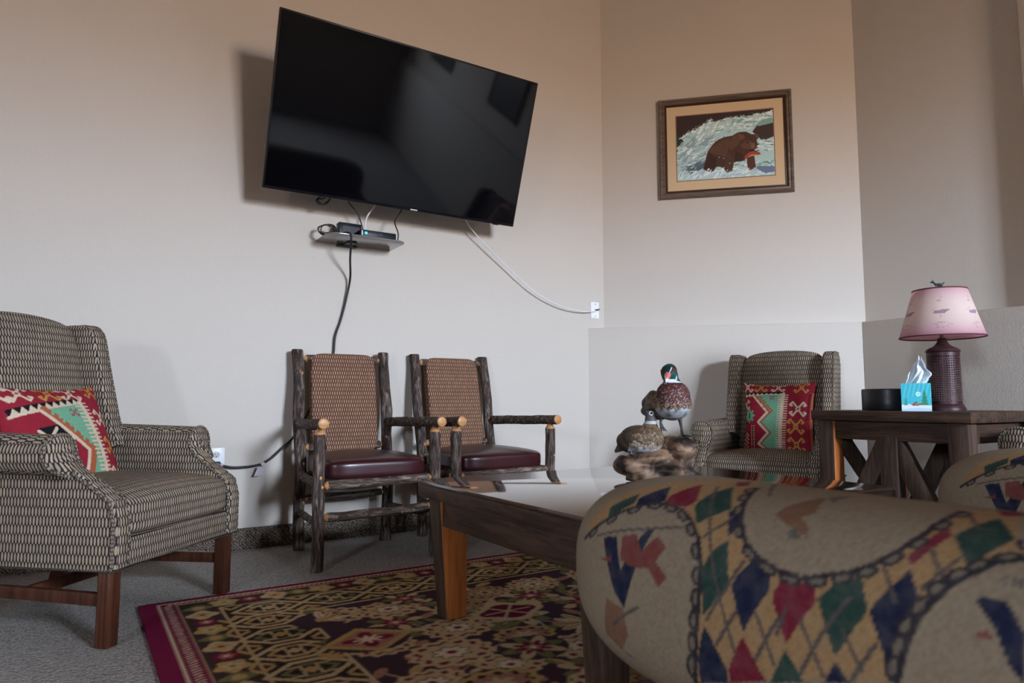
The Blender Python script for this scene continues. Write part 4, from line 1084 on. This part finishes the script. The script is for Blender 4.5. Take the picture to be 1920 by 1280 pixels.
# ------------------------------------------------------------------ driftwood with the two mounted ducks (on the coffee table)
DO = Vector((1.705, 1.735, TZ)); DR = HEAD-PI/2          # local X = along the table diagonal, Y = away
dw = tag(bpy.data.objects.new('driftwood', None), 'gnarled brown driftwood base under the ducks on the coffee table', 'driftwood'); COL.objects.link(dw)
dw.location = DO; dw.rotation_euler = (0, 0, DR)
lumps = [ell((-.075, .0, .040), (.082, .075, .032), (0,.10,0)), ell((-.04, -.015, .075), (.085, .06, .022), (0,-.12,0)), ell((.035, .02, .045), (.08, .075, .042)),
         ell((.045, .035, .105), (.062, .055, .042), (0,-.25,0)), ell((.078, -.012, .108), (.050, .056, .041), (0,.15,0)), ell((-.10,-.02,.05), (.045,.05,.035)), ell((.01, .02, .085), (.05,.06,.04)), ell((-.125, .0, .055), (.032, .05, .030)), ell((.09, .02, .065), (.03, .04, .05), (0,.4,0)),
         rod([(-.12,-.03,.018), (-.05,-.055,.010), (.03,-.05,.020), (.09,-.03,.030), (.115,-.02,.075)], [.016,.018,.020,.018,.012]),
         rod([(-.02,-.05,.03), (.05,-.065,.028), (.10,-.05,.02), (.145,-.03,.012)], [.02,.024,.022,.008]), rod([(.06,-.03,.07), (.10,-.02,.085), (.125,0,.115)], [.02,.018,.012])]
V, F = blend(lumps, .0045, 4)
cols = []
V2 = []
for v in V:
    p = Vector(v); n_ = noise.noise(p*22)*.006+noise.noise(Vector((p.x*14, p.y*14, p.z*26)))*.006
    c_ = Vector((0, 0, .05)); q = p+(p-c_).normalized()*n_
    q.z = max(q.z, 0.0005); V2.append(q)
    fr = noise.noise(p*14)+.5*noise.noise(p*33)+.3*noise.noise(p*80)
    g = max(0, min(1, .5+.9*fr)); base_ = np.array((.030,.017,.012))*(1-g)+np.array((.25,.150,.088))*g
    st = max(0, min(1, (noise.noise(p*16+Vector((3,1,2)))+.4*noise.noise(p*45)-.05)*3)); base_ = base_*(1-.82*st)
    cr = abs(noise.noise(Vector((p.x*9+4, p.y*9, p.z*38)))+.2*noise.noise(p*60))
    if cr < .07: base_ = base_*(.25+cr*9)
    cols.append(base_)
MB().add(V2, F).build('wood', attr_mat('driftwood_surface', .55, .35, 120, .4), dw, 180, None, np.array(cols), fix=False)

feather = attr_mat('feathers', .6, .3, 300, .35)
feather_gloss = attr_mat('glossy_feathers', .35, .5, 200, .2)
legm = plain('dark_web_skin', (.035,.030,.026), .5)
def lerp(a, b, t): t = max(0, min(1, t)); return np.array(a)*(1-t)+np.array(b)*t
# --- drake
dk = thing('duck', 'mounted drake with glossy green head and speckled maroon breast, standing on the driftwood', 'duck', DO, DR)
parts = [ell((.048, -.005, .262), (.068, .075, .058), (.15,0,0)), ell((.046, -.030, .285), (.060, .048, .058)), ell((.02, .06, .252), (.055, .085, .048), (-.15,0,0)), ell((.0, .13, .235), (.034, .06, .022)),
         rod([(.045,-.018,.300), (.046,-.018,.330), (.042,-.022,.352)], [.048,.033,.024]),
         ell((.034, -.028, .366), (.027, .030, .031), (.3,-.35,0)), ell((.040, -.016, .378), (.024,.027,.022)), ell((.024,-.040,.356), (.017,.018,.020)),
         rod([(.050,.000,.380), (.062,.010,.354), (.072,.016,.326)], [.019,.014,.005]),
         rod([(-.006,.03,.292), (-.016,.09,.262), (-.014,.15,.235)], [.020,.024,.010]), rod([(.092,.03,.285), (.080,.10,.255)], [.018,.014])]
V, F = blend(parts, .0023, 7); cols = []
for v in V:
    x, y, z = v; n1 = noise.noise(Vector(v)*60); n2 = noise.noise(Vector(v)*180)
    if z > .345-.35*max(0, x-.045) or (x > .058 and y > -.004 and z > .318):
        c_ = lerp((.004,.006,.012), (.004,.085,.055), .45+1.0*noise.noise(Vector(v)*28))
        if y > -.006 and x > .040: c_ = np.array((.007,.009,.018))
        d_ = abs((x-.020)-.55*(z-.350))
        if d_ < .0016 and z < .386 and y < -.03: c_ = np.array((.55,.57,.58))
        if abs(x-.060-.3*(z-.36)) < .0022 and .342 < z < .378: c_ = np.array((.50,.52,.55))
    elif z > .333: c_ = np.array((.58,.60,.64)) if x > .012 else np.array((.02,.02,.03))
    elif x < .008+.05*(z-.26) and y > -.02: c_ = lerp((.075,.050,.030), (.16,.12,.075), .5+n1) if z > .225 else np.array((.16,.13,.10))
    elif z > .255+.016*n1: 
        c_ = lerp((.045,.010,.010), (.080,.020,.015), .5+n1)
        sp = noise.noise(Vector(v)*420); th = .52-(.32-z)*2.6
        if sp > th and z < .325: c_ = np.array((.50,.42,.36))
    elif z > .243+.016*n1: c_ = lerp((.30,.20,.12), (.05,.03,.025), .5+1.6*n2)
    else: c_ = lerp((.12,.125,.13), (.34,.35,.37), .5+n1+(z-.215)*9)
    if y > .06: c_ = lerp((.03,.025,.03), (.10,.07,.05), .5+n1)
    cols.append(c_)
MB().add(V, F).build('body', feather, dk, 180, None, np.array(cols), fix=False)
V, F = blend([rod([(.026,-.050,.362), (.018,-.062,.346), (.011,-.070,.330)], [.012,.009,.006]), ell((.011,-.070,.329), (.008,.005,.007))], .0018, 3)
cols = [(.48,.12,.09) if v[2] > .346 and v[0] > .014 else ((.62,.56,.54) if v[2] > .334 and v[0] > .012 else (.03,.03,.04)) for v in V]
MB().add(V, F).build('bill', feather_gloss, dk, 180, None, np.array(cols), fix=False)
red_eye = plain('red_eye', (.45,.02,.02), .15, .6)
eye_b = plain('dark_eye', (.004,.004,.004), .1, .6)
for p_ in ((.0440, -.0505, .3765), (.0085, -.034, .374)):
    V, F = ell(p_, (.005,.004,.005)); e_ = MB().add(V, F).build('eye', red_eye, dk, 180)
    V, F = ell((p_[0]*1.0, p_[1]-.0035, p_[2]), (.0022,.002,.0022)); MB().add(V, F).build('pupil', eye_b, e_, 180)
MB().tube(spline([(.010,-.030,.330), (-.002,-.022,.300), (-.006,-.016,.270)], 5), [.0022]*10+[.0015], 6).build('wing_edge', plain('pale_feather_edge', (.5,.46,.40), .6), dk, 180)
MB().tube([(.075,.0,.222), (.077,.0,.200), (.081,.0,.178), (.084,.002,.150)], [.012,.006,.0045,.005], 10).build('leg', legm, dk, 180)
def web(p, a, s_=1.0, tilt=0):
    m = MB(); c_, sn = math.cos(a), math.sin(a)
    R_ = lambda x, y, z: (p[0]+s_*(x*c_-y*sn), p[1]+s_*(x*sn+y*c_), p[2]+s_*z)
    toes = [(-.028,-.030), (0,-.042), (.026,-.030)]
    for tx, ty in toes: m.tube([R_(0,0,.006), R_(tx*.5,ty*.5,.005), R_(tx,ty,.001)], [.004*s_,.003*s_,.0018*s_], 8)
    V = [R_(0,0,.004)]+[R_(tx,ty,.001) for tx, ty in toes[:1]]+[R_(-.014,-.031,.001), R_(0,-.042,.001), R_(.013,-.031,.001), R_(.026,-.030,.001)]
    V += [(x,y,z-.0015) for x,y,z in V]; n_ = 6
    m.add(V, [tuple(range(6)), tuple(range(11,5,-1))]+[(i,(i+1)%6,6+(i+1)%6,6+i) for i in range(6)])
    m.tube([R_(0,0,.005), R_(.002,.012,.001)], [.003*s_,.0016*s_], 6)
    return m
web((.084,.000,.1475), .15).build('foot', legm, dk, 60)
m = MB().tube([(.012,-.005,.226), (.006,-.020,.205), (.004,-.024,.196)], [.009,.005,.004], 8)
for tx in (-.008, 0, .008): m.tube([(.004,-.024,.197), (.008+tx*.6,-.026,.180), (.016+tx,-.024,.168)], [.004,.003,.0018], 7)
m.build('raised_leg', legm, dk, 60)
# --- hen
hn = thing('duck', 'mounted brown hen duck with white eye ring, crouching low on the driftwood', 'duck', DO+Vector((.0135,-.0086,0)), DR)
parts = [ell((-.078, .0, .140), (.072, .060, .048), (0,.10,0)), ell((-.050, -.004, .142), (.052, .055, .050)), ell((-.115, .010, .128), (.046, .045, .036), (0,.35,0)), rod([(-.12,.01,.130), (-.150,.014,.106), (-.165,.016,.094)], [.022,.013,.004]),
         rod([(-.045,-.004,.175), (-.042,-.002,.200), (-.042,0,.215)], [.030,.021,.019]), ell((-.041,.0,.226), (.021,.019,.019)), ell((-.028,.006,.231), (.020,.015,.014), (0,.1,.3)), ell((-.050,.0,.232), (.013,.015,.013))]
V, F = blend(parts, .0023, 7); cols = []
for v in V:
    x, y, z = v; n1 = noise.noise(Vector(v)*55); n2 = noise.noise(Vector((x*260, y*260, z*110)))
    if z > .192:
        c_ = lerp((.060,.052,.055), (.10,.085,.08), .5+n1)
        if z > .236: c_ = np.array((.035,.026,.024))
        if (x+.042)**2*1.1+(z-.229)**2*1.3 < .0085**2 and y < 0: c_ = np.array((.60,.58,.54))
        if z < .202: c_ = np.array((.40,.38,.36))
        if x > -.024 and z < .226: c_ = np.array((.26,.22,.24))
    elif z > .128+.018*n1-.12*(x+.08):
        c_ = lerp((.045,.027,.016), (.085,.055,.032), .5+n1)
        if x > -.092+.09*n1 and n2 > .05: c_ = np.array((.19,.125,.068))
        c_ = c_*(.75 if x < -.092+.09*n1 else 1)
    elif z > .110+.014*n1: c_ = lerp((.14,.095,.055), (.34,.29,.24), .5+1.5*n2)
    else: c_ = lerp((.28,.30,.33), (.48,.50,.54), .5+n1)
    if x < -.125: c_ = np.array((.05,.034,.024))
    cols.append(c_)
MB().add(V, F).build('body', feather, hn, 180, None, np.array(cols), fix=False)
V, F = blend([rod([(-.018,.010,.226), (-.002,.016,.220), (.008,.020,.214)], [.009,.007,.005])], .0016, 2)
MB().add(V, F).build('bill', plain('grey_bill', (.06,.055,.06), .4), hn, 180)
V, F = ell((-.042,-.0182,.229), (.0042,.003,.0042)); MB().add(V, F).build('eye', eye_b, hn, 180)
for (x, y) in ((-.118,-.02), (-.085,-.035)): web((x, y, .082), .3, .8).build('foot', legm, hn, 60)
MB().tube([(-.112,-.010,.110), (-.116,-.018,.088)], [.008,.005], 8).build('leg', legm, hn, 60)

# small clear box in front
clear = NM('clear_plastic', .05, .5, (.85,.88,.92)); clear.b.inputs['Transmission Weight'].default_value = .85; clear.b.inputs['IOR'].default_value = 1.35
gb = thing('clear_case', 'tiny clear plastic case with coloured contents lying before the driftwood', 'case', (1.745, 1.615, TZ), DR)
MB().box((0,0,.011), (.058,.034,.022), .004, 3).build('shell', clear.m, gb)
m = MB(); m.box((-.012,0,.007), (.018,.018,.008), .002); m.build('filling', plain('green_filling', (.10,.22,.06), .5), gb)
MB().box((-.002,.0,.017), (.034,.016,.005), .002).build('filling', plain('black_filling', (.02,.02,.025), .4), gb)
MB().box((.012,0,.006), (.014,.016,.006), .002).build('filling', plain('red_filling', (.30,.06,.04), .5), gb)

# ------------------------------------------------------------------ sofa with harlequin tapestry
ARM = {'band':[(991,512),(940,543),(892,574),(845,601),(808,612),(769,605),(741,584),(714,549),(700,504),(698,464),(701,434),(706,401),(710,370),(722,340),(422,428),(416,454),(410,477),(401,505),(387,533),(370,565),(355,585),(338,609),(316,623),(372,802),(409,736),(409,700),(416,643),(431,604),(455,569),(477,549),(507,535),(539,521),(573,524),(604,536),(633,559),(656,605),(670,654),(688,721),(738,787),(812,712),(944,604),(983,542)],'N':[[(612,536),(586,522),(583,493),(624,425),(644,485),(632,506)],[(415,571),(398,523),(415,450),(429,437),(453,501)],[(690,416),(654,369),(658,355),(712,342),(701,387)],[(493,428),(477,410),(509,399)],[(674,657),(651,584),(663,565),(682,617)],[(828,671),(809,619),(866,590),(870,615)],[(326,667),(332,658),(317,628)],[(923,512),(886,518),(867,457),(817,545),(802,548),(833,463),(859,399),(883,420),(892,437)],[(349,550),(322,557),(304,523),(303,469),(314,479),(327,515)]],'R':[[(566,513),(523,518),(517,495),(558,429),(579,481),(576,495)],[(625,420),(592,375),(654,356),(652,372)],[(780,700),(751,635),(762,610),(808,616),(810,635)],[(741,775),(711,729),(723,714),(747,746)],[(400,673),(389,647),(415,577),(423,591),(411,628)],[(391,778),(372,802),(354,756),(368,738)]],'J':[[(871,520),(839,530),(821,498),(793,535),(769,518),(789,488),(762,467),(781,449),(802,473),(845,468),(869,476)],[(349,502),(333,515),(330,503)],[(929,470),(894,479),(893,467)]],'G':[[(502,519),(466,546),(454,499),(493,433),(516,498)],[(559,422),(536,391),(586,375)],[(661,559),(648,484),(692,428),(697,497),(685,528)],[(724,710),(682,627),(727,576),(748,620),(743,654)],[(877,630),(873,600),(925,551),(932,585)],[(365,723),(332,662),(361,591),(387,648)]],'P':[[(907,406),(862,398),(855,361),(885,341),(925,356)],[(610,630),(604,658),(572,718),(557,654),(570,636),(551,611),(548,593),(572,605),(591,617)]],'O':[[(577,593),(573,613),(558,593),(548,593),(572,582)],[(572,718),(552,749),(552,694)],[(885,341),(848,337),(872,337)]],'chain':[[(991,512),(940,543),(892,574),(845,601),(808,612),(769,605),(741,584),(714,549),(700,504),(698,464),(701,434),(706,401),(710,370),(722,340)],[(688,721),(670,654),(656,605),(633,559),(604,536),(573,524),(539,521),(507,535),(477,549),(455,569),(431,604),(416,643),(409,700),(409,736)],[(316,623),(338,609),(355,585),(370,565),(387,533),(401,505),(410,477),(416,454),(422,428)]],'line':[[(748,698),(706,592),(683,520),(660,454),(639,395)],[(603,456),(577,399)],[(538,464),(509,407)],[(686,425),(653,476),(628,526)],[(671,395),(633,451)],[(605,397),(568,459)],[(540,400),(507,459),(475,513)],[(484,468),(462,430)],[(474,413),(443,464)],[(444,568),(425,521)],[(403,616),(381,565)],[(400,545),(372,603)],[(402,733),(370,675)],[(706,553),(675,594),(668,627)],[(711,803),(646,687)],[(945,514),(821,544),(740,567)],[(893,370),(825,408)],[(572,435),(558,474)]]}
ax_c, az_c, ay_c, aA, aB, aL = .92, .425, .82, .16, .175, .28
BEI, BND = (.21,.160,.106), (.265,.158,.072)
NV, RD, GN, BLK = (.011,.014,.034), (.13,.012,.024), (.018,.042,.032), (.024,.020,.024)
def tapestry():
    cv = Canvas(1600, 900, 1.0, BEI)
    oy = 350
    M_ = lambda pts: [(u+oy, v-200) for u, v in pts]
    def grow(pts, k):
        cx = sum(p[0] for p in pts)/len(pts); cy = sum(p[1] for p in pts)/len(pts); return [(cx+(x-cx)*k, cy+(y-cy)*k) for x, y in pts]
    cv.poly(M_(ARM['band']), BND)
    # the rest of the cloth repeats the harlequin bands further along
    for u0 in (-330, -30):
        cv.poly(M_([(u0, 200), (u0+150, 200), (u0+150, 1000), (u0, 1000)]), BND)
        for i in range(6):
            for j in range(2):
                x, y = u0+38+j*75, 260+i*130+j*65; cv.poly(M_([(x, y-62), (x+36, y), (x, y+62), (x-36, y)]), (NV, RD, GN)[(i+j) % 3])
        for uu in (u0, u0+150): cv.line(M_([(uu, 200), (uu, 1000)]), 7, BLK)
    for k_, c_ in (('N', NV), ('R', RD), ('G', GN), ('J', (.14,.038,.030)), ('P', (.15,.075,.042)), ('O', (.10,.09,.07))):
        for s_ in ARM[k_]: cv.poly(M_(s_), c_)
    for s_ in ARM['line']: cv.line(M_(s_), 5, (.07,.055,.05))
    for s_ in ARM['chain']:
        P = M_(s_)
        cv.line(P, 8, BLK)
        for a_, b_ in zip(P[:-1], P[1:]):
            L = math.hypot(b_[0]-a_[0], b_[1]-a_[1]); n_ = max(1, int(L/30))
            for q in range(n_):
                t = (q+.5)/n_; x, y = a_[0]+(b_[0]-a_[0])*t, a_[1]+(b_[1]-a_[1])*t; an = math.atan2(b_[1]-a_[1], b_[0]-a_[0])
                ox, oy2 = -math.sin(an)*7, math.cos(an)*7
                cv.disc(x+ox, y+oy2, 16, 9, BLK, rot=an); cv.disc(x+ox, y+oy2, 10, 4.2, (.13,.105,.075), rot=an)
    # little letters on the shop sign in the woven scene
    for (x0, pts) in ((0, [[(0,0),(0,16)],[(0,16),(7,13),(0,8),(8,0)]]), (11, [[(0,0),(0,16),(8,0),(8,16)]])):
        for s_ in pts: cv.line([(330+oy-x0-p_[0], 575-200+p_[1]) for p_ in s_], 2, (.10,.085,.08))
    rs = np.random.RandomState(4); cv.a *= (.80+.40*rs.rand(*cv.a.shape[:2]))[..., None]
    return cv, oy
tapc, oy_ = tapestry()
tap = NM('harlequin_tapestry', .9, .1); at = tap.n('Attribute', attribute_name='paint')
uvn = tap.coord('Object'); nA = tap.noise(uvn, 45, 2)
ck = tap.n('TexWave'); ck.bands_direction = 'Z'; tap.t.links.new(uvn, ck.inputs[0]); ck.inputs['Scale'].default_value = 95
ck2 = tap.n('TexWave'); ck2.bands_direction = 'Y'; tap.t.links.new(uvn, ck2.inputs[0]); ck2.inputs['Scale'].default_value = 95
rib = tap.math('MULTIPLY', ck.outputs[1], ck2.outputs[1])
tap.base(tap.mix(tap.math('ADD', tap.math('MULTIPLY', rib, .05), tap.math('MULTIPLY', tap.math('SUBTRACT', nA, .42), .30)), at.outputs['Color'], (.27,.235,.20)))
tap.bump(rib, .2, .0015)
sofa = thing('sofa', 'foreground sofa in harlequin tapestry with woven figures, rounded arms towards the coffee table', 'sofa', (1.61, .45, .0135))
SO = sofa.location
def paint_tap(V, off=(0,0,0), sgn=1):
    V = np.array([tuple(v) for v in V]); 
    u = (V[:,1]-off[1])*1000; v = (V[:,2]+sgn*(V[:,0]-off[0])-.76)*1000
    return tapc.sample(u+oy_, v-200)
def sofa_arm(xc):
    ny_, nt_ = 520, 300; V = []; ys = []
    y0, ye = -.15, ay_c
    for j in range(ny_+1):
        t = j/ny_; ys.append(y0+(ye-y0)*t/.55 if t < .55 else ye+aL*math.sin((t-.55)/.45*PI/2*.999))
    for y in ys:
        k_ = 1.0 if y <= ye else max(0.0, 1-((y-ye)/aL)**2.2)**(1/2.6)
        if y == ys[-1]: k_ = .02
        for q in range(nt_):
            a = 2*PI*q/nt_; c_, s_ = math.cos(a), math.sin(a); r = (abs(c_)**2.6+abs(s_)**2.6)**(-1/2.6)
            V.append((xc+aA*k_*r*c_, y, az_c+aB*k_*r*s_))
    F = [(j*nt_+q, j*nt_+(q+1) % nt_, (j+1)*nt_+(q+1) % nt_, (j+1)*nt_+q) for j in range(ny_) for q in range(nt_)]
    F += [tuple(range(nt_-1, -1, -1)), tuple(ny_*nt_+q for q in range(nt_))]
    cols = paint_tap(V, (xc-ax_c, 0, 0))
    m = MB(); m.add([Vector(v)-SO for v in V], F); return m.build('arm', tap.m, sofa, 180, None, cols)
XF = 2.30
arm0 = sofa_arm(.92); arm1 = arm0.copy(); COL.objects.link(arm1); arm1.parent = sofa; arm1.location = (XF-.92, 0, 0)
def tap_soft(name, c, d, p, res, fn=None):
    m = MB().soft(c, d, p, res, fn); cols = paint_tap(m.V, (.1, 0, 0)); m.V = [tuple(Vector(v)-SO) for v in m.V]
    return m.build(name, tap.m, sofa, 180, None, cols)
mid = (.92+XF)/2; iw = XF-.92-2*aA
for sg in (-1, 1): tap_soft('seat_cushion', (mid+sg*iw/4, .50, .335), (iw/2-.006, .86, .15), 6, 60)
tap_soft('backrest', (mid, .02, .55), (XF-.92+.20, .20, .66), 6, 60)
MB().box(tuple(Vector((mid, .42, .205))-SO), (XF-.92+.20, .98, .11), .02).build('base', plain('dark_base_cloth', (.05,.04,.035), .9), sofa)
for x in (.90, XF+.02):
    for y in (-.0, .84): MB().lathe([(.020, 0), (.024, .01), (.034, .17), (.0, .172)], 20).build('leg', mahog, sofa).location = Vector((x, y, .0135))-SO

# ------------------------------------------------------------------ cushions in the wing chairs
cushion('red and green kilim cushion in the left wing chair, tilted, by the wall outlet', kilim(1), (-.042, 2.930, .577), (math.radians(66), 0, math.radians(45)), .46, .075, 1)
cushion('red and green kilim cushion in the corner wing chair beside the side table', kilim(0), (3.40, 2.495, .628), (math.radians(79), 0, math.radians(-66)), .43, .075, 2)

bpy.data.objects['throw_pillow.001'].scale = (.93, 1, 1)

# pictures seen only as reflections in the television
for i, (y, z) in enumerate(((-.95, 1.85), (-3.1, 1.85))):
    p_ = thing('framed_picture', ('dark framed picture on the right wall, nearer the pillar', 'dark framed picture on the right wall, nearer the window')[i], 'picture', (XU, y, z), -PI/2)
    frame(p_, .85, .70, .05, 0, .03, 'frame', fr_i); MB().box((0, -.006, 0), (.77, .01, .62), 0).build('print', plain('dark_print', (.05,.06,.07), .4), p_)
